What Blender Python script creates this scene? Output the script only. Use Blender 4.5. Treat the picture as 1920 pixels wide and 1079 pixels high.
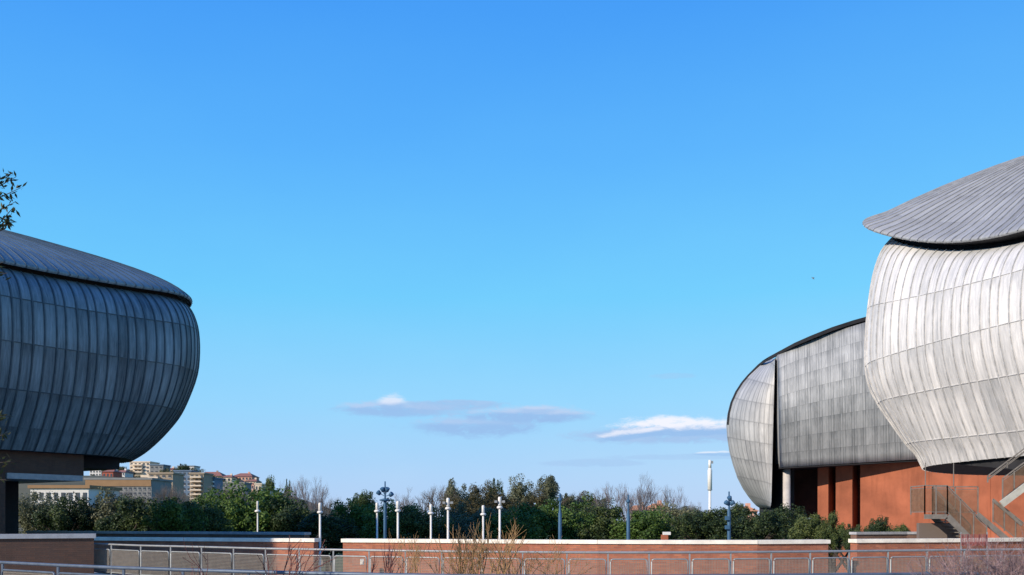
import bpy, bmesh, math, random
from mathutils import Vector, Matrix, noise
R = math.radians
scene = bpy.context.scene
COL = scene.collection
for o in list(bpy.data.objects): bpy.data.objects.remove(o)

# ------------------------------------------------------------------ camera
EZ = 6.5                      # eye height above the park ground
F = 1800.0; HX = 960.0; HY = 975.0
cam = bpy.data.cameras.new('camera'); cam.lens = 33.75; cam.sensor_width = 36; cam.sensor_fit = 'HORIZONTAL'
cam.shift_y = (HY-539.5)/1920; cam.clip_start = 0.1; cam.clip_end = 9000
camo = bpy.data.objects.new('camera', cam); COL.objects.link(camo)
camo.location = (0, 0, EZ); camo.rotation_euler = (R(90), 0, 0); scene.camera = camo
def px(x, y, D): return Vector(((x-HX)/F*D, D, EZ+(HY-y)/F*D))

# ------------------------------------------------------------------ light
SUN_DIR = Vector((-0.75, -0.58, 0.44)).normalized()
SUN_EL = math.asin(SUN_DIR.z)
sl = bpy.data.lights.new('sun', 'SUN'); sl.energy = 4.6; sl.angle = R(0.5); sl.color = (1, .88, .74)
so = bpy.data.objects.new('sun', sl); COL.objects.link(so)
so.rotation_euler = SUN_DIR.to_track_quat('Z', 'Y').to_euler(); so.location = (-60, -30, 60)
scene.view_settings.view_transform = 'Standard'; scene.view_settings.look = 'None'
scene.view_settings.exposure = 0.3; scene.view_settings.gamma = 1.0
scene.cycles.max_bounces = 6; scene.cycles.transparent_max_bounces = 12

def s2l(c):
    return tuple(((v/255)/12.92 if v/255 <= .04045 else ((v/255+.055)/1.055)**2.4) for v in c)

class NB:
    """tiny node-building helper"""
    def __init__(s, tree): s.t = tree; s.n = tree.nodes; s.l = tree.links
    def node(s, typ, **kw):
        nd = s.n.new(typ)
        for k, v in kw.items(): setattr(nd, k, v)
        return nd
    def put(s, sock, v):
        if hasattr(v, 'is_linked') or isinstance(v, bpy.types.NodeSocket): s.l.new(v, sock)
        else: sock.default_value = v
    def m(s, op, a, b=None, c=None, clamp=False):
        nd = s.n.new('ShaderNodeMath'); nd.operation = op; nd.use_clamp = clamp
        s.put(nd.inputs[0], a)
        if b is not None: s.put(nd.inputs[1], b)
        if c is not None: s.put(nd.inputs[2], c)
        return nd.outputs[0]
    def xyz(s, x, y, z=0.0):
        nd = s.n.new('ShaderNodeCombineXYZ')
        s.put(nd.inputs[0], x); s.put(nd.inputs[1], y); s.put(nd.inputs[2], z); return nd.outputs[0]
    def sep(s, v):
        nd = s.n.new('ShaderNodeSeparateXYZ'); s.l.new(v, nd.inputs[0]); return nd.outputs
    def noise(s, vec, scale, detail=3, rough=.55, dist=0.0):
        nd = s.n.new('ShaderNodeTexNoise'); s.l.new(vec, nd.inputs['Vector'])
        nd.inputs['Scale'].default_value = scale; nd.inputs['Detail'].default_value = detail
        nd.inputs['Roughness'].default_value = rough; nd.inputs['Distortion'].default_value = dist
        return nd.outputs['Fac']
    def ramp(s, fac, stops, interp='LINEAR'):
        nd = s.n.new('ShaderNodeValToRGB'); cr = nd.color_ramp; cr.interpolation = interp
        s.put(nd.inputs[0], fac)
        while len(cr.elements) < len(stops): cr.elements.new(.5)
        for e, (p, c) in zip(cr.elements, stops):
            e.position = p; e.color = (c[0], c[1], c[2], 1) if len(c) == 3 else c
        return nd.outputs[0]
    def mix(s, f, a, b, mode='MIX'):
        nd = s.n.new('ShaderNodeMix'); nd.data_type = 'RGBA'; nd.blend_type = mode
        s.put(nd.inputs[0], f)
        for i, v in ((6, a), (7, b)):
            if isinstance(v, tuple): nd.inputs[i].default_value = (*v[:3], 1)
            else: s.l.new(v, nd.inputs[i])
        return nd.outputs[2]
    def sstep(s, v, lo, hi):
        nd = s.n.new('ShaderNodeMapRange'); nd.interpolation_type = 'SMOOTHSTEP'; nd.clamp = True
        s.put(nd.inputs[0], v); s.put(nd.inputs[1], lo); s.put(nd.inputs[2], hi)
        nd.inputs[3].default_value = 0; nd.inputs[4].default_value = 1
        return nd.outputs[0]

# ------------------------------------------------------------------ sky
world = bpy.data.worlds.new('World'); scene.world = world; world.use_nodes = True
wt = world.node_tree; wt.nodes.clear(); W = NB(wt)
tc = W.node('ShaderNodeTexCoord')
dx, dy, dz = W.sep(tc.outputs['Generated'])
el = W.m('ARCSINE', dz); az = W.m('ARCTAN2', dx, dy)
def pel(x, y):
    a = math.atan((x-HX)/F); return a, math.atan((HY-y)/F*math.cos(a))
# clear-air colour by elevation (0..0.6 rad shown in the picture)
e01 = W.m('DIVIDE', el, 1.5708)
def ep(y): return math.atan((HY-y)/F)/1.5708
skyc = W.ramp(e01, [(0.0, s2l((182, 205, 240))), (ep(900), s2l((176, 210, 245))), (ep(760), s2l((150, 212, 250))),
                    (ep(560), s2l((114, 204, 250))), (ep(300), s2l((90, 178, 250))), (ep(20), s2l((70, 157, 245))),
                    (.6, s2l((44, 112, 222))), (1.0, s2l((36, 92, 200)))])
ns = W.node('ShaderNodeTexSky', sky_type='NISHITA'); ns.sun_disc = False
ns.sun_elevation = SUN_EL; ns.sun_rotation = math.atan2(SUN_DIR.x, SUN_DIR.y)
ns.air_density = 1.0; ns.dust_density = .6; ns.ozone_density = 2.0
nsk = W.mix(1.0, ns.outputs[0], (.07, .08, .10), 'MULTIPLY')
base = W.mix(.05, skyc, nsk)
# slightly deeper to the left, paler to the right as in the low winter sun
side = W.m('MULTIPLY_ADD', az, .16, 1.0)
base = W.mix(1.0, base, W.xyz(side, W.m('MULTIPLY_ADD', az, .07, 1.0), 1.0), 'MULTIPLY')
cv = W.xyz(W.m('MULTIPLY', az, 9.0), W.m('MULTIPLY', el, 30.0), 0.0)
n1 = W.noise(cv, 1.7, 6, .6, .3)
cv2 = W.xyz(W.m('MULTIPLY', az, 34.0), W.m('MULTIPLY', el, 95.0), 3.0)
n2 = W.noise(cv2, 1.6, 7, .68, .5)
n3 = W.noise(W.xyz(W.m('MULTIPLY', az, 60.0), W.m('MULTIPLY', el, 260.0), 7.0), 1.5, 6, .7, .6)
nn = W.m('ADD', W.m('MULTIPLY_ADD', n1, 1.5, -.75), W.m('MULTIPLY_ADD', n2, 1.7, -.85))
def cloud(col, cx, cy, wx, up, dn, white, opac, soft=.5, tilt=0.0):
    a0, e0 = pel(cx, cy); k = 1/F
    u = W.m('DIVIDE', W.m('SUBTRACT', az, a0), wx*k)
    v = W.m('SUBTRACT', W.m('SUBTRACT', el, e0), W.m('MULTIPLY', W.m('SUBTRACT', az, a0), tilt))
    vu = W.m('DIVIDE', W.m('MAXIMUM', v, 0.0), up*k); vd = W.m('DIVIDE', W.m('MINIMUM', v, 0.0), dn*k)
    d = W.m('SQRT', W.m('ADD', W.m('MULTIPLY', u, u), W.m('ADD', W.m('MULTIPLY', vu, vu), W.m('MULTIPLY', vd, vd))))
    f = W.m('ADD', W.m('SUBTRACT', 1.28, d), W.m('MULTIPLY', nn, .62))
    dens = W.m('MULTIPLY', W.sstep(f, 0.0, soft), W.m('MULTIPLY', W.sstep(W.m('ADD', n2, W.m('MULTIPLY', n3, .45)), .34, .74), opac))
    if white > 0:
        lit = W.m('MULTIPLY', W.sstep(W.m('ADD', W.m('SUBTRACT', vu, W.m('ABSOLUTE', vd)), W.m('MULTIPLY', nn, .45)), .05, .55), white)
        cc = W.mix(lit, s2l((150, 188, 232)), s2l((248, 246, 252)))
        cc = W.mix(W.m('MULTIPLY', W.sstep(vd, -.2, -1.1), .0), cc, cc)
    else: cc = W.mix(n2, s2l((142, 180, 226)), s2l((176, 204, 238)))
    return W.mix(dens, col, cc)
hz = W.noise(W.xyz(W.m('MULTIPLY', az, 2.2), W.m('MULTIPLY', el, 5.0), 2.0), 1.2, 5, .6)
vl = W.m('MULTIPLY_ADD', hz, .10, .95)
base = W.mix(1.0, base, W.xyz(W.m('MULTIPLY_ADD', hz, .22, .89), vl, 1.0), 'MULTIPLY')
c = base
c = cloud(c, 1110, 869, 95, 7, 6, 0, .45)
c = cloud(c, 1290, 857, 130, 6, 5, 0, .4)
c = cloud(c, 1360, 851, 50, 5, 4, .9, .6)
c = cloud(c, 1265, 705, 40, 5, 5, 0, .3)
c = cloud(c, 735, 769, 100, 15, 14, .22, .92, .7)
c = cloud(c, 735, 762, 26, 20, 9, .7, .8, .7)
c = cloud(c, 855, 760, 90, 9, 9, 0, .85)
c = cloud(c, 830, 772, 60, 6, 6, 0, .5)
c = cloud(c, 890, 800, 120, 17, 20, .15, .95, .7)
c = cloud(c, 985, 781, 112, 19, 15, .25, 1.0, .7)
c = cloud(c, 1005, 770, 34, 10, 6, .35, .5, .7)
c = cloud(c, 1250, 815, 160, 15, 17, 0, .95, .6)
c = cloud(c, 1265, 810, 112, 27, 8, .9, .95, .55)
c = cloud(c, 1180, 818, 56, 15, 6, .8, .8, .55, .12)
bg = W.node('ShaderNodeBackground'); W.l.new(c, bg.inputs[0]); bg.inputs[1].default_value = 0.86
wo = W.node('ShaderNodeOutputWorld'); W.l.new(bg.outputs[0], wo.inputs[0])

# ------------------------------------------------------------------ tagging
def tag(o, label=None, cat=None, group=None, kind=None):
    if label: o['label'] = label
    if cat: o['category'] = cat
    if group: o['group'] = group
    if kind: o['kind'] = kind
    return o
def thing(name, label, cat, loc=(0, 0, 0), group=None, rz=0):
    o = bpy.data.objects.new(name, None); COL.objects.link(o); o.empty_display_size = .3
    o.location = loc; o.rotation_euler = (0, 0, rz); return tag(o, label, cat, group)

class MB:
    def __init__(s): s.v = []; s.f = []; s.uv = []; s.sm = []
    def face(s, idx, uvs=None, smooth=False): s.f.append(tuple(idx)); s.uv.append(uvs); s.sm.append(smooth)
    def quad(s, pts, uvs=None, smooth=False):
        b = len(s.v); s.v += [tuple(p) for p in pts]; s.face(range(b, b+len(pts)), uvs, smooth)
    def box(s, c, d, rot=0.0, M=None):
        c = Vector(c); hx, hy, hz = d[0]/2, d[1]/2, d[2]/2
        m = M if M is not None else Matrix.Rotation(rot, 3, 'Z')
        b = len(s.v)
        for z in (-hz, hz):
            for x, y in ((-hx, -hy), (hx, -hy), (hx, hy), (-hx, hy)):
                s.v.append(tuple(c + m @ Vector((x, y, z))))
        for q in ((0, 3, 2, 1), (4, 5, 6, 7), (0, 1, 5, 4), (1, 2, 6, 5), (2, 3, 7, 6), (3, 0, 4, 7)):
            s.face([b+i for i in q])
    def bar(s, a, b, w, h=None, up=(0, 0, 1)):
        a = Vector(a); b = Vector(b); h = w if h is None else h
        d = b-a; L = d.length
        if L < 1e-6: return
        d.normalize(); u = Vector(up)
        if abs(d.dot(u)) > .98: u = Vector((1, 0, 0))
        sx = d.cross(u).normalized(); sz = sx.cross(d)
        s.box((a+b)/2, (w, L, h), M=Matrix((sx, d, sz)).transposed())
    def tube(s, pts, rs, n=6, cap=True):
        pts = [Vector(p) for p in pts]; base = len(s.v)
        for i, p in enumerate(pts):
            d = (pts[min(i+1, len(pts)-1)]-pts[max(i-1, 0)])
            d = d.normalized() if d.length > 1e-9 else Vector((0, 0, 1))
            u = Vector((0, 0, 1)) if abs(d.z) < .9 else Vector((1, 0, 0))
            x = d.cross(u).normalized(); y = d.cross(x); r = rs[i] if hasattr(rs, '__len__') else rs
            for k in range(n):
                a = 2*math.pi*k/n; s.v.append(tuple(p+x*(math.cos(a)*r)+y*(math.sin(a)*r)))
        for i in range(len(pts)-1):
            for k in range(n):
                a = base+i*n+k; b2 = base+i*n+(k+1) % n
                s.face((a, b2, b2+n, a+n), None, n > 4)
        if cap:
            s.face([base+k for k in range(n)]); s.face([base+(len(pts)-1)*n+k for k in reversed(range(n))])
    def lathe(s, prof, c=(0, 0, 0), n=12):
        c = Vector(c); base = len(s.v)
        for r, z in prof:
            for k in range(n):
                a = 2*math.pi*k/n; s.v.append((c.x+r*math.cos(a), c.y+r*math.sin(a), c.z+z))
        for i in range(len(prof)-1):
            for k in range(n):
                a = base+i*n+k; b2 = base+i*n+(k+1) % n
                s.face((a, b2, b2+n, a+n), None, True)
        s.face([base+k for k in reversed(range(n))]); s.face([base+(len(prof)-1)*n+k for k in range(n)])
    def build(s, name, mat, parent=None, label=None):
        me = bpy.data.meshes.new(name); me.from_pydata(s.v, [], s.f); me.materials.append(mat)
        if any(u is not None for u in s.uv):
            lay = me.uv_layers.new(name='UVMap'); i = 0
            for f, u in zip(s.f, s.uv):
                for k in range(len(f)):
                    lay.data[i].uv = u[k] if u is not None else (0.5, 0.5); i += 1
        for p, sm in zip(me.polygons, s.sm): p.use_smooth = sm
        me.update()
        o = bpy.data.objects.new(name, me); COL.objects.link(o)
        if parent is not None: o.parent = parent
        if label: o['label'] = label
        return o
def copy_tree(o, parent=None):
    c = o.copy(); COL.objects.link(c)
    if parent is not None: c.parent = parent
    for ch in o.children: copy_tree(ch, c)
    return c

# ------------------------------------------------------------------ materials
def mat(name, col, rough=.8, metal=0.0, var=.25, scale=3.0, bump=0.0, bscale=None, spec=.3, coord='Object', streak=0.0):
    m = bpy.data.materials.new(name); m.use_nodes = True; t = m.node_tree; N = NB(t)
    b = t.nodes['Principled BSDF']; tcn = N.node('ShaderNodeTexCoord')
    geo = tcn.outputs[coord]
    f = N.noise(geo, scale, 5, .6)
    dk = tuple(v*(1-var) for v in col); lt = tuple(min(1, v*(1+var)) for v in col)
    cc = N.ramp(f, [(.3, dk), (.7, lt)])
    if streak:
        mp = N.node('ShaderNodeMapping'); t.links.new(geo, mp.inputs[0]); mp.inputs['Scale'].default_value = (1.1, 1.1, .12)
        cc = N.mix(N.m('MULTIPLY', N.sstep(N.noise(mp.outputs[0], 1.3, 6, .65), .48, .72), streak), cc, tuple(v*.5 for v in col))
    t.links.new(cc, b.inputs['Base Color'])
    b.inputs['Roughness'].default_value = rough; b.inputs['Metallic'].default_value = metal
    b.inputs['Specular IOR Level'].default_value = spec
    if bump:
        bn = N.node('ShaderNodeBump'); bn.inputs['Strength'].default_value = bump; bn.inputs['Distance'].default_value = .05
        t.links.new(N.noise(geo, bscale or scale*4, 4, .6), bn.inputs['Height']); t.links.new(bn.outputs[0], b.inputs['Normal'])
    return m

def lead(name, light, dark, contrast=1.0, metal=.25, rough=.5, lines=0.0, warm=None):
    """weathered sheet lead: UV.x counts panels, UV.y counts courses"""
    m = bpy.data.materials.new(name); m.use_nodes = True; t = m.node_tree; N = NB(t)
    b = t.nodes['Principled BSDF']; uv = N.node('ShaderNodeUVMap', uv_map='UVMap').outputs[0]
    u, v, _ = N.sep(uv)
    wn = N.node('ShaderNodeTexWhiteNoise', noise_dimensions='2D')
    t.links.new(N.xyz(N.m('FLOOR', u), N.m('FLOOR', v)), wn.inputs['Vector'])
    cell = wn.outputs['Value']
    st = N.noise(N.xyz(N.m('MULTIPLY', u, 3.2), N.m('MULTIPLY', v, .9)), 1.0, 5, .65, .4)
    st2 = N.noise(N.xyz(N.m('MULTIPLY', u, .22), N.m('MULTIPLY', v, .5), 5.0), 1.0, 3, .5)
    fine = N.noise(N.xyz(N.m('MULTIPLY', u, 9.0), N.m('MULTIPLY', v, 5.0), 9.0), 1.0, 4, .7)
    fu = N.m('FRACT', u); fv = N.m('FRACT', v)
    edge = N.m('MINIMUM', fu, N.m('SUBTRACT', 1.0, fu))
    dirt = N.m('MULTIPLY', N.m('SUBTRACT', 1.0, N.sstep(edge, 0.0, .22)), N.m('MULTIPLY', N.sstep(st, .35, .6), .5*contrast))
    drip = N.m('MULTIPLY', N.sstep(fv, .62, 1.0), N.m('MULTIPLY', N.sstep(st, .42, .66), .5*contrast))
    x = N.m('MULTIPLY_ADD', cell, .26*contrast, .5-.13*contrast)
    x = N.m('ADD', x, N.m('MULTIPLY', N.m('SUBTRACT', st, .5), 1.5*contrast))
    x = N.m('ADD', x, N.m('MULTIPLY', N.m('SUBTRACT', st2, .5), 1.2*contrast))
    x = N.m('ADD', x, N.m('MULTIPLY', N.m('SUBTRACT', fine, .5), .5*contrast))
    x = N.m('SUBTRACT', N.m('SUBTRACT', x, dirt), drip, clamp=True)
    cc = N.ramp(x, [(0.0, dark), (1.0, light)])
    if warm: cc = N.mix(N.m('MULTIPLY', N.sstep(st2, .45, .65), .6), cc, N.mix(1.0, cc, warm, 'MULTIPLY'))
    if lines:
        el_ = N.m('MINIMUM', fv, N.m('SUBTRACT', 1.0, fv))
        ln = N.m('MAXIMUM', N.m('SUBTRACT', 1.0, N.sstep(el_, .0, .06)), N.m('MULTIPLY', N.m('SUBTRACT', 1.0, N.sstep(edge, .0, .14)), .75))
        cc = N.mix(N.m('MULTIPLY', ln, lines), cc, tuple(d*.5 for d in dark))
    t.links.new(cc, b.inputs['Base Color'])
    b.inputs['Metallic'].default_value = metal
    t.links.new(N.m('MULTIPLY_ADD', fine, .25, rough-.1), b.inputs['Roughness'])
    bn = N.node('ShaderNodeBump'); bn.inputs['Strength'].default_value = .5; bn.inputs['Distance'].default_value = .06
    t.links.new(N.m('ADD', st, N.m('MULTIPLY', cell, .3)), bn.inputs['Height']); t.links.new(bn.outputs[0], b.inputs['Normal'])
    return m

def brick(name, c1, c2, mortar, bw=.5, var=1.0, coord='UV'):
    m = bpy.data.materials.new(name); m.use_nodes = True; t = m.node_tree; N = NB(t)
    b = t.nodes['Principled BSDF']; tcn = N.node('ShaderNodeTexCoord'); v = tcn.outputs[coord]
    bt = N.node('ShaderNodeTexBrick'); t.links.new(v, bt.inputs['Vector'])
    bt.inputs['Color1'].default_value = (*c1, 1); bt.inputs['Color2'].default_value = (*c2, 1); bt.inputs['Mortar'].default_value = (*mortar, 1)
    bt.inputs['Scale'].default_value = 1.0; bt.inputs['Brick Width'].default_value = .28; bt.inputs['Row Height'].default_value = .07
    bt.inputs['Mortar Size'].default_value = .011; bt.inputs['Mortar Smooth'].default_value = .3
    big = N.noise(v, .8, 5, .6); fine = N.noise(v, 5, 4, .6)
    cc = N.mix(N.m('MULTIPLY', N.sstep(big, .42, .7), .45*var), bt.outputs[0], tuple(x*.55 for x in c1))
    cc = N.mix(N.m('MULTIPLY', N.sstep(fine, .5, .75), .35*var), cc, tuple(min(1, x*1.35) for x in c2))
    mp = N.node('ShaderNodeMapping'); t.links.new(v, mp.inputs[0]); mp.inputs['Scale'].default_value = (1.0, .25, 1)
    cc = N.mix(N.m('MULTIPLY', N.sstep(N.noise(mp.outputs[0], 1.7, 6, .7), .5, .7), .55*var), cc, tuple(x*.45 for x in c1))
    t.links.new(cc, b.inputs['Base Color']); b.inputs['Roughness'].default_value = .85
    bn = N.node('ShaderNodeBump'); bn.inputs['Strength'].default_value = .4; bn.inputs['Distance'].default_value = .01
    t.links.new(bt.outputs['Fac'], bn.inputs['Height']); t.links.new(bn.outputs[0], b.inputs['Normal'])
    return m

def leafmat(name, c1, c2, c3, trans=.25, scale=.8):
    m = bpy.data.materials.new(name); m.use_nodes = True; t = m.node_tree; N = NB(t)
    b = t.nodes['Principled BSDF']; g = N.node('ShaderNodeNewGeometry'); tcn = N.node('ShaderNodeTexCoord')
    oi = N.node('ShaderNodeObjectInfo')
    f = N.noise(tcn.outputs['Object'], scale, 4, .6)
    x = N.m('ADD', N.m('MULTIPLY', g.outputs['Random Per Island'], .55), N.m('MULTIPLY_ADD', f, 1.3, -.42))
    x = N.m('ADD', x, N.m('MULTIPLY_ADD', oi.outputs['Random'], .42, -.24), clamp=True)
    cc = N.ramp(x, [(0, c1), (.5, c2), (1, c3)])
    t.links.new(cc, b.inputs['Base Color']); b.inputs['Roughness'].default_value = .55; b.inputs['Specular IOR Level'].default_value = .25
    tr = N.node('ShaderNodeBsdfTranslucent'); t.links.new(cc, tr.inputs[0])
    ms = N.node('ShaderNodeMixShader'); ms.inputs[0].default_value = trans
    t.links.new(b.outputs[0], ms.inputs[1]); t.links.new(tr.outputs[0], ms.inputs[2])
    t.links.new(ms.outputs[0], t.nodes['Material Output'].inputs[0])
    return m

M = {}
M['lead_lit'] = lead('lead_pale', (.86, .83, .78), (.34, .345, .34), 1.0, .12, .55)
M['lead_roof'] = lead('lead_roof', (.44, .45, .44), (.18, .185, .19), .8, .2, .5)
M['lead_dark'] = lead('lead_weathered_shade', (.27, .345, .385), (.05, .072, .086), 1.1, .15, .5)  # left hall cladding and roof: blue darkness of shade put into the colour
M['lead_dark_roof'] = lead('lead_weathered_roof_shade', (.25, .33, .37), (.07, .105, .13), .8, .2, .45)
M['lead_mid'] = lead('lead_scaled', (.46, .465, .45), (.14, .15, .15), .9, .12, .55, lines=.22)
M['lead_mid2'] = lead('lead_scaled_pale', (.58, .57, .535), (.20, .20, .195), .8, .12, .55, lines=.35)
M['seam'] = mat('lead_seam', (.50, .49, .47), .5, .1, .3, 2)
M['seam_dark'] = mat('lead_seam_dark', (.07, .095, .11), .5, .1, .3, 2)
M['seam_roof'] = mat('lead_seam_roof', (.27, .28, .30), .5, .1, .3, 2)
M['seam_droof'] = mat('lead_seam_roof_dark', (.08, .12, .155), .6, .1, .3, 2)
M['void'] = mat('shade_black', (.02, .02, .022), .9, 0, .3, 1)  # near-black standing in for shade under soffits, in gaps, slit and rim
M['orange'] = mat('orange_render', (.315, .10, .05), .9, 0, .3, .35, .15, 8, streak=.5)
M['brick_shade'] = brick('brick_shade_toned', (.11, .052, .032), (.075, .04, .028), (.08, .05, .035))  # brick colour darkened to stand in for shade on corner wall and podium
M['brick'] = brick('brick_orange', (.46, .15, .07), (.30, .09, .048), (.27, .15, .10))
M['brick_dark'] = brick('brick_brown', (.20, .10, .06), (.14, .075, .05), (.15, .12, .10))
M['stone'] = mat('travertine_coping', (.84, .76, .62), .7, 0, .16, 2.5, .1)
M['stone_grey'] = mat('grey_coping', (.36, .36, .36), .7, 0, .15, 4, .1)
M['concrete'] = mat('concrete', (.46, .43, .40), .8, 0, .15, 2, .1)
M['steel'] = mat('galvanised_steel', (.29, .30, .29), .5, .3, .15, 5)
M['steel_dark'] = mat('shade_toned_steel', (.10, .13, .17), .5, .3, .2, 5)  # shade on the near railing put into a darker, bluer steel
M['stair_steel'] = mat('stair_steel', (.22, .195, .165), .55, .2, .2, 4)
M['stair_mesh'] = mat('stair_mesh', (.20, .135, .085), .7, .1, .25, 4)
M['pale_steel'] = mat('pale_steel', (.46, .45, .38), .6, .1, .15, 4)
M['steel_mesh'] = mat('galvanised_mesh', (.24, .21, .17), .6, .2, .15, 5)
M['white'] = mat('white_paint', (.68, .66, .60), .5, 0, .06, 3)
M['blue'] = mat('blue_grey_paint', (.04, .105, .18), .6, .1, .15, 3)
M['deck'] = mat('terrace_paving', (.34, .31, .28), .85, 0, .2, 1.2, .2)
M['paving'] = mat('travertine_paving', (.55, .50, .43), .85, 0, .12, 1.2, .1)
M['grass'] = mat('grass_ground', (.07, .10, .035), .95, 0, .4, .12, .3, 3)
M['hill'] = mat('hill_ground', (.11, .10, .055), .95, 0, .4, .03, .3, 1)
M['bark'] = mat('bark', (.045, .035, .028), .9, 0, .35, 4)
M['bare'] = mat('bare_twig_grey', (.19, .16, .155), .9, 0, .25, 2)
M['bare2'] = mat('bare_twig_brown', (.16, .13, .105), .9, 0, .25, 2)
M['gold'] = mat('golden_twig', (.34, .20, .085), .8, 0, .3, 6)
M['redtwig'] = mat('red_twig', (.16, .055, .045), .8, 0, .3, 6)
M['greytwig'] = mat('mauve_twig', (.22, .15, .145), .85, 0, .45, 6)
M['leaf_dark'] = leafmat('leaf_dark', (.018, .036, .018), (.054, .084, .028), (.16, .185, .05))
M['leaf_mid'] = leafmat('leaf_mid', (.028, .055, .016), (.08, .145, .028), (.19, .27, .055))
M['leaf_olive'] = leafmat('leaf_olive', (.06, .07, .04), (.13, .14, .075), (.24, .235, .13))
M['leaf_brown'] = leafmat('leaf_brown', (.05, .045, .02), (.11, .095, .04), (.19, .15, .07))
M['leaf_near'] = leafmat('leaf_near', (.012, .02, .006), (.04, .05, .012), (.13, .09, .03), .2, 6)
M['recess'] = mat('recess_shade', (.06, .028, .02), .9, 0, .3, 1)  # shade of the unlit recess painted as near-black brown
M['net'] = mat('red_netting', (.30, .085, .08), .8, 0, .25, 4)

# ------------------------------------------------------------------ ground and terrain
g = MB(); S = 60
for (x0, x1, y0, y1) in ((-4000, 4000, -200, 6500),):
    nx, ny = 40, 40
    for i in range(nx+1):
        for j in range(ny+1): g.v.append((x0+(x1-x0)*i/nx, y0+(y1-y0)*j/ny, 0))
    for i in range(nx):
        for j in range(ny):
            a = i*(ny+1)+j; g.face((a, a+ny+1, a+ny+2, a+1))
tag(g.build('ground', M['grass']), 'park grass ground reaching to the horizon', kind='structure')
def hill_z(x, y):
    # a long ridge on the left behind the park
    r = math.exp(-((x+190)/68)**2) if x > -190 else 1.0
    f = 1/(1+math.exp(-(y-330)/45)) * math.exp(-max(0, y-620)**2/90000)
    return 31*r*f + 2.0*noise.noise(Vector((x*.012, y*.012, 0)))*r*f*2 - .3
h = MB(); nx, ny = 60, 50
for i in range(nx+1):
    for j in range(ny+1):
        x = -900+1050*i/nx; y = 190+900*j/ny; h.v.append((x, y, hill_z(x, y)))
for i in range(nx):
    for j in range(ny):
        a = i*(ny+1)+j; h.face((a, a+ny+1, a+ny+2, a+1), None, True)
tag(h.build('hill', M['hill']), 'brown-green hillside behind the park on the left', kind='structure')
# terrace the photographer and the railings stand on
FZ = EZ-1.85
edge = [(-45, 41), (-26, 37.5), (-15.5, 34.9), (-13.9, 32.8), (-10.2, 30.7), (-7.6, 29), (-5.3, 27.6), (-3, 26.6), (-1, 26), (1, 25.5), (3.5, 25.4), (6, 25.6), (8.5, 26.3), (11, 27.2), (14, 28.6), (30, 33)]
d = MB(); ne = len(edge)
for z in (FZ-.35, FZ):
    for x, y in edge: d.v.append((x, y, z))
    d.v += [(30, -20, z), (-45, -20, z)]
K = ne+2
d.face(range(K, 2*K)); d.face(list(reversed(range(K))))
for i in range(K): d.face((i, (i+1) % K, K+(i+1) % K, K+i))
tag(d.build('terrace', M['deck']), 'paved walkway under the two railings', kind='structure')
d = MB(); d.box((-2, 32, FZ-1.6), (110, 56, .3)); tag(d.build('courtyard', M['deck']), 'lower paved court between the walkway and the brick walls', kind='structure')
d = MB(); d.box((44, 76, .06), (60, 40, .12)); tag(d.build('bounce_paving', M['paving']), 'unseen pale paving added to bounce light onto the orange podium building', kind='structure')  # out of view, added so sunlight bounces onto the orange wall

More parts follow.
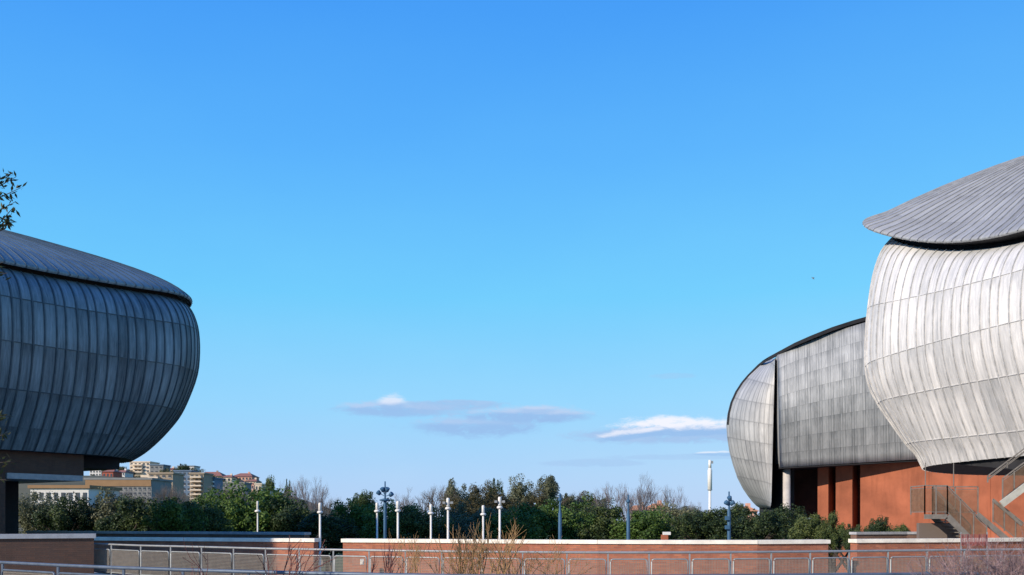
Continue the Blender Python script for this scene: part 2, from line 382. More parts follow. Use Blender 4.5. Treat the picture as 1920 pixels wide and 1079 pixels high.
# ------------------------------------------------------------------ shells
def shell(O, u, n, w, levels, sback, a, ribstep, lift, parent, name, m_skin, m_seam, seams=(), vcount=None, ribw=.05, ribh=.05, courses=None, n_str=12):
    """levels: (z above eye, inset, nose_s, lift weight, course value). Lofted hull, one side straight, elliptic nose."""
    O = Vector(O); u = Vector(u).normalized(); n = Vector(n).normalized()
    rings = []; dense = []; nl = len(levels)
    for i in range(nl-1):
        p0, p1, p2, p3 = levels[max(i-1, 0)], levels[i], levels[i+1], levels[min(i+2, nl-1)]
        for q in range(3):
            f = q/3
            dense.append(tuple(.5*((2*b_)+(-a_+c_)*f+(2*a_-5*b_+4*c_-d_)*f*f+(-a_+3*b_-3*c_+d_)*f**3) for a_, b_, c_, d_ in zip(p0, p1, p2, p3)))
    dense.append(levels[-1]); levels = dense; n_str = n_str*3 if n_str < nl else len(dense); seams = [3*q for q in seams]
    S0 = min(l[2] for l in levels[:n_str])-a; Ns = int(round((S0-sback)/ribstep)); Ne = int(round((math.pi/2*math.sqrt((a*a+w*w)/2)+max(l[2] for l in levels)-a-S0)/ribstep))*2
    sub = 1
    for (z, ins, ns_, lw, cv_) in levels:
        ring = []; s1 = ns_-a; s0 = min(l[2] for l in levels[:n_str])-a if n_str else s1
        if s0 > s1: s0 = s1
        st = []
        jit = [.11*ribstep*math.sin(i*12.9898+4.1*math.sin(i*3.7)) for i in range(Ns+Ne+2)]
        for i in range(Ns+1): st.append((sback+(s0-sback)*i/Ns+(jit[i] if 0 < i < Ns else 0), -ins))
        # straight run from the common station to this course's own nose, then the ellipse, walked by arc length
        path = [(s0, -ins)]+[(s1+a*math.sin(math.pi*q/160), -w+(w-ins)*math.cos(math.pi*q/160)) for q in range(161)]+[(s0, -2*w+ins)]
        acc = [0.0]
        for q in range(1, len(path)): acc.append(acc[-1]+math.hypot(path[q][0]-path[q-1][0], path[q][1]-path[q-1][1]))
        q = 0
        for i in range(1, Ne+1):
            tgt = acc[-1]*i/Ne+(jit[i+Ns]*.8 if i < Ne else 0)
            while q < len(acc)-2 and acc[q+1] < tgt: q += 1
            f_ = (tgt-acc[q])/max(1e-9, acc[q+1]-acc[q]); st.append((path[q][0]+(path[q+1][0]-path[q][0])*f_, path[q][1]+(path[q+1][1]-path[q][1])*f_))
        for i in range(1, Ns+1): st.append((s0+(sback-s0)*i/Ns, -2*w+ins))
        for (s, t) in st:
            p = O+u*s+n*t; ring.append(Vector((p.x, p.y, EZ+z+lw*lift(s, t))))
        rings.append(ring)
    mb = MB(); K = len(rings[0])
    for r in rings: mb.v += [tuple(p) for p in r]
    for j in range(len(rings)-1):
        for i in range(K-1):
            a0 = j*K+i
            v0, v1 = levels[j][4], levels[j+1][4]
            mb.face((a0, a0+1, a0+1+K, a0+K), [(i+.001, v0), (i+.999, v0), (i+.999, v1), (i+.001, v1)], True)
    skin = mb.build(name, m_skin, parent)
    # normals per grid point
    def nrm(j, i):
        j0, j1 = max(j-1, 0), min(j+1, len(rings)-1); i0, i1 = max(i-1, 0), min(i+1, K-1)
        nn_ = (rings[j][i1]-rings[j][i0]).cross(rings[j1][i]-rings[j0][i]).normalized()
        return nn_
    c0 = O-n*w
    sm = MB(); J = len(rings)
    iv = [i for i in range(K) if i <= Ns+Ne]
    for i in iv:
        if i > Ns+Ne*.75: continue
        b = len(sm.v)
        for j in range(J):
            p = rings[j][i]; N_ = nrm(j, i)
            if N_.dot(p-Vector((c0.x, c0.y, p.z))) < 0 and abs(N_.z) < .8: N_ = -N_
            if N_.z < 0 and name == 'roof': N_ = -N_
            t_ = (rings[j][min(i+1, K-1)]-rings[j][max(i-1, 0)]).normalized()
            for (k1, k2) in ((-ribw/2, -.02), (-ribw/2, ribh), (ribw/2, ribh), (ribw/2, -.02)):
                sm.v.append(tuple(p+t_*k1+N_*k2))
        for j in range(J-1):
            q = b+j*4
            for k in range(3): sm.face((q+k, q+k+1, q+k+5, q+k+4))
    for j in seams:
        for i in range(0, Ns+int(Ne*.75)):
            pa, pb = rings[j][i], rings[j][i+1]; Na, Nb = nrm(j, i), nrm(j, i+1)
            jj = 1 if j < J-1 else -1
            up = (rings[j+jj][i]-pa).normalized()*jj
            if Na.dot(pa-Vector((c0.x, c0.y, pa.z))) < 0: Na = -Na; Nb = -Nb
            b = len(sm.v)
            for p, N_ in ((pa, Na), (pb, Nb)):
                for (k1, k2) in ((-.022, -.02), (-.022, .03), (.016, .03), (.03, -.02)):
                    sm.v.append(tuple(p+up*k1+N_*k2))
            for k in range(3): sm.face((b+k, b+k+1, b+k+5, b+k+4))
    sm.build('seams', m_seam, parent if name != 'roof' else skin)
    return rings, skin

def cap(ring, parent, name, m, dz=0.0, inset=0.0):
    c = sum(ring, Vector())/len(ring); mb = MB()
    ps = [Vector((p.x+(c.x-p.x)*inset, p.y+(c.y-p.y)*inset, p.z+dz)) for p in ring]
    K = len(ps); mb.v = [tuple(q) for q in ps]
    for i in range((K-1)//2):
        if i+1 < K-2-i: mb.face((i, i+1, K-2-i, K-1-i))
        elif i+1 == K-2-i: mb.face((i, i+1, K-1-i))
    return mb.build(name, m, parent)
def neck(ring, z0, z1, ins, parent, name, m):
    """dark recessed band following a ring"""
    K = len(ring); mb = MB(); c = sum(ring, Vector())/K
    pts = []
    for i, p in enumerate(ring):
        t_ = (ring[min(i+1, K-1)]-ring[max(i-1, 0)]); t_.z = 0; t_.normalize()
        nn_ = Vector((t_.y, -t_.x, 0))
        if nn_.dot(Vector((c.x-p.x, c.y-p.y, 0))) < 0: nn_ = -nn_
        q = p+nn_*ins; pts.append(q)
    for q in pts: mb.v.append((q.x, q.y, q.z+z0))
    for q in pts: mb.v.append((q.x, q.y, q.z+z1))
    for i in range(K-1): mb.face((i, i+1, i+1+K, i+K), None, True)
    return mb.build(name, m, parent)

# ---- left hall
uL = Vector((.57, .82, 0)).normalized(); nL = Vector((.82, -.57, 0)).normalized(); OL = Vector((-26.7, 50, 0))
hl = thing('concert_hall', 'dark shaded beetle-shaped hall of sheet lead on a brown brick podium at the left edge', 'building', (OL.x, OL.y, 0))
hl_inv = Matrix.Translation(-hl.location)
def under(o, p):      # keep world placement under a moved parent
    o.parent = p; o.matrix_parent_inverse = Matrix.Translation(-Vector(p.location)) if p.parent is None else Matrix.Identity(4)
NSL = 16.4
lvL = [(3.85, 2.3, NSL-3.7, 0, .05), (4.4, 1.9, NSL-2.9, 0, .5), (5.2, 1.4, NSL-2.1, 0, 1.1), (6.1, .9, NSL-1.4, 0, 1.6), (6.95, .52, NSL-.88, 0, 2.0),
       (8.1, .2, NSL-.42, 0, 2.5), (9.4, 0, NSL+.05, .2, 3.0), (10.6, 0, NSL+.22, .5, 3.55), (11.75, .12, NSL+.22, .8, 4.0), (12.6, .42, NSL+.12, .9, 4.5), (13.2, .9, NSL, 1, 4.8), (13.5, 1.3, NSL-.2, 1, 4.99)]
noL = lambda s, t: .7*max(0.0, min(1.0, s/14))**2
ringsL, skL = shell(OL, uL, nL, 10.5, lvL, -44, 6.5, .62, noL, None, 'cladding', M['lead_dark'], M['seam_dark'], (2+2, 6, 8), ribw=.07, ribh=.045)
rfL = [(13.65, .95, NSL+.1, 1, 0), (13.9, .95, NSL+.1, 1, .2), (14.7, 1.8, NSL-.7, 1, .8), (15.45, 2.9, NSL-2.2, 1, 1.5), (16.2, 4.3, NSL-4.6, 1, 2.3), (16.95, 6.0, NSL-8.0, 1, 3.2), (17.5, 7.9, NSL-11.5, 1, 4.2), (17.75, 9.4, NSL-14.5, 1, 5)]
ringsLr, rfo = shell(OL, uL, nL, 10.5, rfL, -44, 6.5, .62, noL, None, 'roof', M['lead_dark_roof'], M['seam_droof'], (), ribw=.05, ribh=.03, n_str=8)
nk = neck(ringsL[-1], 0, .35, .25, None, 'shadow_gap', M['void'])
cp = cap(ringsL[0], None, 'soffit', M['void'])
def sbox(O, u, n, s0, s1, t0, t1, z0, z1, m, name):
    """box in hall coordinates (s along, t outward, z above ground)"""
    mb = MB(); c = [O+u*s+n*t for s, t in ((s0, t0), (s1, t0), (s1, t1), (s0, t1))]; b = 0
    for z in (z0, z1):
        for p in c: mb.v.append((p.x, p.y, z))
    L1 = abs(s1-s0); L2 = abs(t1-t0)
    for q, L, off in (((0, 3, 2, 1), L1, 0), ((4, 5, 6, 7), L1, 0), ((0, 1, 5, 4), L1, s0), ((1, 2, 6, 5), L2, 0), ((2, 3, 7, 6), L1, 0), ((3, 0, 4, 7), L2, 0)):
        H = z1-z0 if q[0] != 4 and q != (0, 3, 2, 1) else L2
        mb.face(q, [(off, z0), (off+L, z0), (off+L, z0+H), (off, z0+H)])
    return mb.build(name, m)
pl = [sbox(OL, uL, nL, -44, 6.35, -14, -2.75, EZ+2.6, EZ+3.84, M['brick_shade'], 'podium_wall'),
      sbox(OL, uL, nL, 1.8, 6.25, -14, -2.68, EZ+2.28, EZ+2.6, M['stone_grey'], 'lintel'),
      sbox(OL, uL, nL, -44, 1.75, -14, -2.78, 0, EZ+2.6, M['brick_shade'], 'podium_wall'),
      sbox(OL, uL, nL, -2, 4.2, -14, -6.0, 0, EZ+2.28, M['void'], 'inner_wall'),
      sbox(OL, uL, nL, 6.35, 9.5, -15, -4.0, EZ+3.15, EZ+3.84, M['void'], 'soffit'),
      sbox(OL, uL, nL, -29, -17, -4, 10.5, 0, 20.4, M['brick_shade'], 'shadow_blocker')]  # last box: tower added out of view to shade the left brick wall
for o in [skL, rfo, nk, cp]+pl+[o for o in COL.objects if o.name.startswith('seams') and o.parent is None]:
    under(o, hl)

# ---- right hall
uR = Vector((-.355, .935, 0)).normalized(); nR = Vector((-.935, -.355, 0)).normalized(); OR = Vector((24, 45, 0))
hr = thing('concert_hall', 'pale sunlit lead hall with a pointed overhanging roof at the right edge', 'building', (OR.x, OR.y, 0))
liftR = lambda s, t: .024*max(0, min(s, 16))**2
NSR = 14.8
lvR = [(3.2, 2.45, NSR-2.2, -.1, .02), (3.8, 2.15, NSR-1.9, 0, .5), (4.4, 1.8, NSR-1.5, 0, 1.0), (5.6, 1.2, NSR-.9, 0, 1.5), (7.0, .6, NSR-.4, -.07, 2.0), (8.2, .2, NSR-.1, -.12, 2.5),
       (9.4, 0, NSR, -.15, 3.0), (10.7, 0, NSR, -.03, 3.5), (11.8, .15, NSR-.05, .17, 4.0), (12.5, .45, NSR-.15, .55, 4.4), (13.1, .9, NSR-.4, .85, 4.75), (13.5, 1.5, NSR-.7, 1, 4.99)]
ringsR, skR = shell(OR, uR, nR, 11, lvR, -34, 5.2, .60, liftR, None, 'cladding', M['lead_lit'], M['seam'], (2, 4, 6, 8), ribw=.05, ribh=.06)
rfR = [(13.8, .75, NSR+.9, 1, 0), (14.0, .75, NSR+.9, 1, .1), (14.75, 1.6, NSR+.05, 1, .8), (16.0, 2.8, NSR-1.2, 1, 1.6), (17.6, 4.4, NSR-3.2, 1, 2.6), (19.2, 6.3, NSR-6.0, 1, 3.6), (20.2, 8.4, NSR-9, 1, 4.6), (20.5, 10.2, NSR-11, 1, 5.2)]
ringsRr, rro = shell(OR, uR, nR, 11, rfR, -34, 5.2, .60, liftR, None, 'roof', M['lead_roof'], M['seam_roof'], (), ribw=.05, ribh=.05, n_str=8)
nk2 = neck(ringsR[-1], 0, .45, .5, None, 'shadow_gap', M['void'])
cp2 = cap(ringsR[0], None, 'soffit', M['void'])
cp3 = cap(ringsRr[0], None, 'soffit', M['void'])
mb = MB()
for t_, zz_ in ((-2.75, 0), (-18, .0)):
    for s_, z_ in ((-34, 1.6), (-2, 2.15), (3, 2.55), (7.4, 3.12), (7.4, 3.3), (-34, 3.16)):
        q = OR+uR*s_+nR*t_; mb.v.append((q.x, q.y, EZ+z_))
mb.face(range(6)); mb.face([11, 10, 9, 8, 7, 6])
for i in range(6): mb.face((i, (i+1) % 6, 6+(i+1) % 6, 6+i))
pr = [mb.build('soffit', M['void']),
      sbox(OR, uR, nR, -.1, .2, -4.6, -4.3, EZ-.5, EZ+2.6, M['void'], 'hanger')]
for o in [skR, rro, nk2, cp2, cp3]+pr+[o for o in COL.objects if o.name.startswith('seams') and o.parent is None]:
    under(o, hr)

# ---- middle hall (behind the right one)
DM = 90.0
hm0 = px(1458, 975, DM); hm = thing('concert_hall', 'grey lead hall split by a tall dark slit, standing on a round concrete column', 'building', (hm0.x, hm0.y, 0))
parts = []
rows = [(673, 1441), (682, 1428), (692, 1417), (704, 1404), (718, 1392), (735, 1381), (755, 1372), (775, 1367), (795, 1365), (820, 1367), (845, 1371), (870, 1378), (895, 1387), (915, 1398), (930, 1409), (941, 1419), (948, 1427), (952, 1435)]
mb = MB(); NC = 26; idx = []
for (y, xl) in rows:
    xr = 1453-(y-672)/280*7 if y < 945 else 1446-(y-945)*.3
    row = []
    for k in range(NC+1):
        ph = math.pi/2-math.pi*k/NC*1.0
        XL_ = (xl-HX)/F*97; XR_ = (xr-HX)/F*DM if ph > 0 else (xr-HX)/F*104+.2
        fac = min(1.0, (xr-xl)/80+.25)
        X = XR_-(XR_-XL_)*math.cos(ph); Y = 97-7*(fac*math.sin(ph)+(1-fac)*(1-math.cos(ph)) if ph > 0 else math.sin(ph)); zz = EZ+(HY-y)/F*min(Y, 97)
        row.append(len(mb.v)); mb.v.append((X, Y, zz))
    idx.append(row)
for j in range(len(idx)-1):
    for k in range(NC):
        y0, y1 = rows[j][0], rows[j+1][0]
        def vv(y, k): return -(y-672+.9*(NC/2-abs(k-NC/2))*.0+ (13-k)*-1.1)/37.0
        mb.face((idx[j][k], idx[j+1][k], idx[j+1][k+1], idx[j][k+1]),
                [(k*.8, vv(y0, k)), (k*.8, vv(y1, k)), ((k+1)*.8, vv(y1, k+1)), ((k+1)*.8, vv(y0, k+1))], True)
mb.face(idx[0]); mb.face(list(reversed(idx[-1])))
parts.append(mb.build('cladding', M['lead_mid2']))
slitf = MB()
for j in range(len(idx)-1):
    slitf.quad([mb.v[idx[j][0]], mb.v[idx[j+1][0]], mb.v[idx[j+1][-1]], mb.v[idx[j][-1]]])
parts.append(slitf.build('slit_wall', M['void']))
# right panel
def topy(x): 
    t = (x-1458)/(1620-1458); return 668-62*t**.78 if t > 0 else 668
def bleg(x): return 877-15*(x-1458)/252
mb = MB(); cols = [1460+i*(1780-1460)/44 for i in range(45)]; NR = 16
def dep(x, v): return DM-1.5*(x-1460)/320*3-1.6*math.sin(math.pi*min(1, max(0, v)))
for c_ in cols:
    for r in range(NR+1):
        v = r/NR; y = topy(c_)+(bleg(c_)-topy(c_))*v; mb.v.append(tuple(px(c_+4*(v-.5), y, dep(c_, v))))
for i in range(44):
    for r in range(NR):
        a = i*(NR+1)+r; U0 = i*1.35; V0 = -r*.5
        mb.face((a, a+1, a+NR+2, a+NR+1), [(U0, V0), (U0, V0-.42), (U0+.95, V0-.42), (U0+.95, V0)], True)
n0 = len(mb.v)
for c_ in cols:
    for v in (0, 1):
        y = topy(c_)+(bleg(c_)-topy(c_))*v; p = px(c_+4*(v-.5), y, dep(c_, v)); mb.v.append((p.x+.5, p.y+3.5, p.z))
for i in range(44):
    a = i*(NR+1); b = n0+2*i
    mb.face((a, a+NR+1, b+2, b)); mb.face((a+NR, b+1, b+3, a+2*NR+1)); mb.face((b, b+2, b+3, b+1))
mb.face([r for r in range(NR+1)]+[n0+1, n0])
parts.append(mb.build('cladding', M['lead_mid']))
# roof rim coloured near-black for shade, running over both skins
rim = [(xl+.5, y-.5, 96.9) for (y, xl) in reversed(rows[1:9])]+[(1441, 672, 93), (1460, 662, 90.2), (1490, 646, 89.4), (1520, 633, 88.9), (1560, 617, 88.5), (1600, 604, 88.2), (1640, 593, 87.9), (1700, 578, 87.4), (1780, 562, 87)]
mb = MB()
for i, (x, y, D) in enumerate(rim):
    th = .12+.20*min(1, max(0, i-2)/9); dpt = .7+2.4*max(0, min(1, (i-5)/5))
    p = px(x, y, D-.25)
    for (dy, dz_) in ((0, -th*.6), (0, th*.5), (dpt, th*.5), (dpt, -th*.6)): mb.v.append((p.x, p.y+dy, p.z+dz_))
for i in range(len(rim)-1):
    for k in range(4):
        a = i*4+k; b = i*4+(k+1) % 4; mb.face((a, b, b+4, a+4))
parts.append(mb.build('roof_edge', M['void']))
# near-black boxes as the shade seen through the slit, soffit and base
mb = MB(); a0 = px(1447, 900, 95)
mb.box((px(1462, 0, 95).x, 96.3, EZ+5.6), (1.3, 8, 19))
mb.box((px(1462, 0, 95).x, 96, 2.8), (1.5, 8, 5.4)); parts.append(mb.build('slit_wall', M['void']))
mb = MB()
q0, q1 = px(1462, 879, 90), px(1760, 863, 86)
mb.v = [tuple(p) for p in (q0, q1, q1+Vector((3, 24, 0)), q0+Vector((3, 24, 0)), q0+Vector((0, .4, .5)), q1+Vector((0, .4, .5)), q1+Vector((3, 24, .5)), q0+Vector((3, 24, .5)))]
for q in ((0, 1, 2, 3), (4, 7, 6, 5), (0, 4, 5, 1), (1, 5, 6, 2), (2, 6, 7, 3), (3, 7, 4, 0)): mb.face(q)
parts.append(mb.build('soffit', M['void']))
mb = MB(); cc = px(1475, 0, 91); mb.lathe([(.36, 0), (.36, EZ+5)], (cc.x, cc.y, 0), 20); parts.append(mb.build('column', M['concrete']))
for o in parts: under(o, hm)

# ---- orange podium behind and below the two right halls
po = thing('podium_building', 'orange-red rendered building standing below the two right lead halls', 'building', (31, 95, 0))
W0 = px(1533, 0, 91.8); W1 = px(1960, 0, 82); wd = Vector((W1.x-W0.x, W1.y-W0.y, 0)); WL = wd.length; wd.normalize(); wn = Vector((-wd.y, wd.x, 0))
def wbox(s0, s1, d0, d1, z0, z1, m, name):
    mb = MB(); O_ = Vector((W0.x, W0.y, 0)); c = [O_+wd*s+wn*dd for s, dd in ((s0, d0), (s1, d0), (s1, d1), (s0, d1))]
    for z in (z0, z1):
        for p in c: mb.v.append((p.x, p.y, z))
    for q in ((0, 3, 2, 1), (4, 5, 6, 7), (0, 1, 5, 4), (1, 2, 6, 5), (2, 3, 7, 6), (3, 0, 4, 7)): mb.face(q)
    return mb.build(name, m)
def sx(x):     # distance along the wall for a picture column
    k = (x-HX)/F; return (k*W0.y-W0.x)/(wd.x-k*wd.y)
pp = [wbox(sx(1533), sx(1553), 0, 2.5, 0, EZ+6.0, M['orange'], 'buttress'),
      wbox(sx(1567), sx(1598), 0, 2.5, 0, EZ+6.0, M['orange'], 'buttress'),
      wbox(sx(1613), WL, 0, 2.5, 0, EZ+6.0, M['orange'], 'wall'),
      wbox(sx(1452), sx(1640), 2.6, 3.2, 0, EZ+6.2, M['recess'], 'recess_wall')]
# expansion joints on the wall, slightly proud cover strips
for xx in (1740, 1787, 1855): pp.append(wbox(sx(xx), sx(xx)+.08, -.04, 0, 0, EZ+6, M['orange'], 'joint_strip'))
for o in pp: under(o, po)

# ------------------------------------------------------------------ brick walls with coping
def wall(pts, ztop, thick, height, m_b, m_c, label, cop=.145, over=.06, copx=0):
    """pts: plan polyline; brick body and a proud stone coping"""
    t = thing('brick_wall', label, 'wall', (pts[0][0], pts[0][1], FZ))
    b = MB(); c = MB(); L = 0
    for i in range(len(pts)-1):
        p = Vector((*pts[i], 0)); q = Vector((*pts[i+1], 0)); dd = (q-p); l = dd.length; dd.normalize(); nn_ = Vector((-dd.y, dd.x, 0))
        bb = len(b.v)
        for z in (ztop-cop-height, ztop-cop):
            for v in (p, q, q+nn_*thick, p+nn_*thick): b.v.append((v.x, v.y, z))
        H = height
        b.face([bb+k for k in (0, 1, 5, 4)], [(L, 0), (L+l, 0), (L+l, H), (L, H)])
        b.face([bb+k for k in (2, 3, 7, 6)], [(L, 0), (L+l, 0), (L+l, H), (L, H)])
        b.face([bb+k for k in (4, 5, 6, 7)], [(L, 0), (L+l, 0), (L+l, .4), (L, .4)])
        if i == 0: b.face([bb+k for k in (3, 0, 4, 7)], [(0, 0), (thick, 0), (thick, H), (0, H)])
        if i == len(pts)-2: b.face([bb+k for k in (1, 2, 6, 5)], [(0, 0), (thick, 0), (thick, H), (0, H)])
        e0 = over if i == 0 else 0; e1 = over if i == len(pts)-2 else 0
        bb = len(c.v)
        for z in (ztop-cop, ztop):
            for v in (p-dd*e0-nn_*over, q+dd*e1-nn_*over, q+dd*e1+nn_*(thick+over), p-dd*e0+nn_*(thick+over)): c.v.append((v.x, v.y, z))
        c.face([bb+k for k in (0, 3, 2, 1)]); c.face([bb+k for k in (4, 5, 6, 7)]); c.face([bb+k for k in (0, 1, 5, 4)]); c.face([bb+k for k in (2, 3, 7, 6)])
        if e0: c.face([bb+k for k in (3, 0, 4, 7)])
        if e1: c.face([bb+k for k in (1, 2, 6, 5)])
        L += l
    for o in (b.build('brickwork', m_b), c.build('coping', m_c)): under(o, t)
    return t
def wp(xs, ys, drop):
    r = []
    for x, y in zip(xs, ys):
        D = drop*F/(y-HY); r.append(((x-HX)/F*D, D))
    return r
WT = .76
wall(wp([-40, 100, 250, 400, 500, 588], [1006.5, 1007, 1008, 1009, 1009.6, 1010], WT), EZ-WT, .45, 3.6, M['brick'], M['stone'], 'orange brick wall with stone coping left of the narrow gap, its far end in shade')
wall(wp([643, 800, 960, 1120, 1280, 1420, 1553], [1010.5, 1011.3, 1012.2, 1013, 1013.2, 1013.2, 1012.4], WT), EZ-WT, .45, 3.6, M['brick'], M['stone'], 'long orange brick wall with white coping across the middle')
wall(wp([1607, 1700, 1800, 1960], [1011.3, 1010.8, 1010.2, 1008.5], WT), EZ-WT, .45, 3.6, M['brick'], M['stone'], 'orange brick wall with white coping in front of the staircase')
wall(wp([50, 200, 400, 570], [995.5, 996.5, 997.3, 998.5], .70), EZ-.70, .5, 5, M['brick_dark'], M['stone_grey'], 'farther grey-coped wall showing just above the left brick wall')
wall(wp([1606, 1700, 1798], [998, 997.5, 997.5], .70), EZ-.70, .5, 5, M['brick_dark'], M['stone_grey'], 'low grey-coped dark wall under the stair landing')
wall([px(-120, 0, 30.3)[:2], px(-20, 0, 31.0)[:2], px(176, 0, 32.2)[:2]], EZ-.47, .6, 3.4, M['brick_shade'], M['stone_grey'], 'shade-darkened brick wall with grey coping at the lower left corner')
# small white box lamp on the middle wall
t = thing('wall_lamp', 'small white box lamp fixed on the middle brick wall near its left end', 'lamp', px(679, 1054, 37.6))
mb = MB(); mb.box((0, 0, 0), (.13, .10, .22)); mb.build('housing', M['white'], t)
mb = MB(); mb.box((0, -.06, -.02), (.09, .02, .12)); mb.build('diffuser', M['stone'], t)
# small pier with white cap
pp_ = px(1246, 1000, 46); t = thing('brick_pier', 'small orange pier with a white cap peeping over the middle wall', 'pier', (pp_.x, pp_.y, 0))
mb = MB(); mb.box((0, 0, (EZ-.72)/2), (.3, .3, EZ-.72)); mb.build('shaft', M['orange'], t)
mb = MB(); mb.box((.1, 0, EZ-.65), (.34, .34, .14)); mb.build('cap', M['white'], t)

# ------------------------------------------------------------------ railings
def railing(name, label, posts, ztop, wire=True, frames=True, rb=.030, gap=.20, fz=FZ+.08, mesh_m=None, group=None, sm='steel'):
    t = thing(name, label, 'railing', (posts[0][0], posts[0][1], FZ))
    P = [Vector((x, y, 0)) for x, y in posts]; out = []
    r = MB(); r.tube([(p.x, p.y, ztop-rb) for p in P], rb, 8); out.append(r.build('top_rail', M[sm]))
    for p in P:
        m_ = MB(); m_.box((p.x, p.y, (FZ+ztop-2*rb)/2), (.035, .05, ztop-2*rb-FZ)); out.append(m_.build('post', M[sm]))
    if frames:
        for i in range(len(P)-1):
            a, b = P[i], P[i+1]; dd = (b-a).normalized(); nn_ = Vector((-dd.y, dd.x, 0))
            a2 = a+dd*.055-nn_*.03; b2 = b-dd*.055-nn_*.03; zt = ztop-gap; zb = fz; rc = .06
            fr = MB()
            path = [a2+Vector((0, 0, zb)), a2+Vector((0, 0, zt-rc)), a2+dd*rc*.3+Vector((0, 0, zt-rc*.3)), a2+dd*rc+Vector((0, 0, zt)), b2-dd*rc+Vector((0, 0, zt)), b2-dd*rc*.3+Vector((0, 0, zt-rc*.3)), b2+Vector((0, 0, zt-rc)), b2+Vector((0, 0, zb)), a2+Vector((0, 0, zb))]
            fr.tube(path, .021, 6, cap=False)
            fo = fr.build('panel', M[sm]); out.append(fo)
            ms = MB(); L = (b2-a2).length; k = .0
            while k < L:
                q = a2+dd*k; ms.bar(q+Vector((0, 0, zb)), q+Vector((0, 0, zt)), .009); k += .042
            z = zb
            while z < zt: ms.bar(a2+Vector((0, 0, z)), b2+Vector((0, 0, z)), .007); z += .042
            mo = ms.build('wire_mesh', M['steel_mesh']); out.append(mo); mo['sub'] = 1
    prev = None
    for o in out:
        if o.get('sub'):
            del o['sub']; o.parent = prev
            o.matrix_parent_inverse = Matrix.Identity(4)
        else:
            under(o, t); prev = o
    return t
px2 = [169, 209, 264, 320, 378, 438, 498, 561, 625, 692, 760, 828, 901, 980, 1063, 1140, 1217, 1293, 1370, 1446, 1519, 1592, 1665, 1738, 1808, 1878, 1950]
py2 = [1017, 1018, 1020, 1021.2, 1022.5, 1024, 1025.5, 1026.6, 1027.6, 1028.6, 1029.5, 1030.4, 1031.2, 1031.9, 1032.4, 1032.7, 1032.7, 1032.6, 1032.2, 1031.7, 1031, 1030.2, 1029.4, 1028.7, 1028, 1027.3, 1026.5]
dr = .80
railing('railing', 'long curved galvanised railing with wire mesh panels in front of the brick walls', [((x-HX)/F*dr*F/(y-HY+1.5), dr*F/(y-HY+1.5)) for x, y in zip(px2, py2)], EZ-dr)
px1 = [-130, 5, 109, 232, 343, 466, 598, 730, 870, 1010, 1150, 1290, 1430, 1570, 1700, 1830, 1960]
py1 = [1046, 1050, 1055, 1060, 1063.5, 1067, 1070, 1072.6, 1074.6, 1075.6, 1075.8, 1075, 1074, 1073, 1071.8, 1070.5, 1069]
railing('railing', 'near galvanised railing along the very bottom of the picture', [((x-HX)/F*dr*F/(y-HY+2), dr*F/(y-HY+2)) for x, y in zip(px1, py1)], EZ-dr, rb=.03, gap=.17, sm='steel_dark')

# ------------------------------------------------------------------ lamps
LG = 'white lamp posts behind the brick walls'
def white_lamp(x, yt, yarm, D, label):
    p = px(x, yt, D); q = px(x, yarm, D); H = p.z; A = q.z
    t = thing('lamp_post', label, 'lamp post', (p.x, p.y, 0), LG)
    m_ = MB(); m_.lathe([(.10, 0), (.10, .6), (.07, .65), (.062, A)], n=12); m_.build('pole', M['white'], t)
    m_ = MB(); m_.lathe([(.07, A+.08), (.095, A+.1), (.095, H-.06), (.07, H)], n=12); m_.build('lamp_head', M['white'], t)
    m_ = MB(); k_ = D/62; m_.lathe([(.10, A-.12*k_), (.19*k_, A-.07*k_), (.19*k_, A), (.10, A+.07*k_)], n=16); m_.build('collar', M['white'], t)
    if D < 55:
        for sx_ in (-1, 1):
            m_ = MB(); m_.bar((0, 0, A+.28), (sx_*.2, -.08, A+.28), .03); m_.box((sx_*.22, -.12, A+.3), (.15, .12, .13)); m_.build('floodlight', M['steel'], t)
WL_ = [(483, 940, 958, 86, 'white lamp post in front of the big round green bush, base behind the grey coping'),
       (600, 943, 960, 56, 'white lamp post standing in the gap between the left and middle brick walls'),
       (707, 943, 958, 62, 'short white lamp post just left of the dark blue spotlight mast'),
       (746, 940, 957, 55, 'tall white lamp post just right of the dark blue spotlight mast'),
       (808, 946, 962, 62, 'short white lamp post, first right of the tall one beside the blue mast'),
       (840, 934, 953, 54, 'tall white lamp post with small floodlights left of the golden shrub'),
       (906, 948, 964, 62, 'short white lamp post half hidden behind the golden shrub'),
       (937, 932, 951, 54, 'tallest white lamp post, rising right of the golden shrub')]
for (x, yt, ya, D, lb) in WL_: white_lamp(x, yt, ya, D, lb)
BG = 'dark blue spotlight masts'
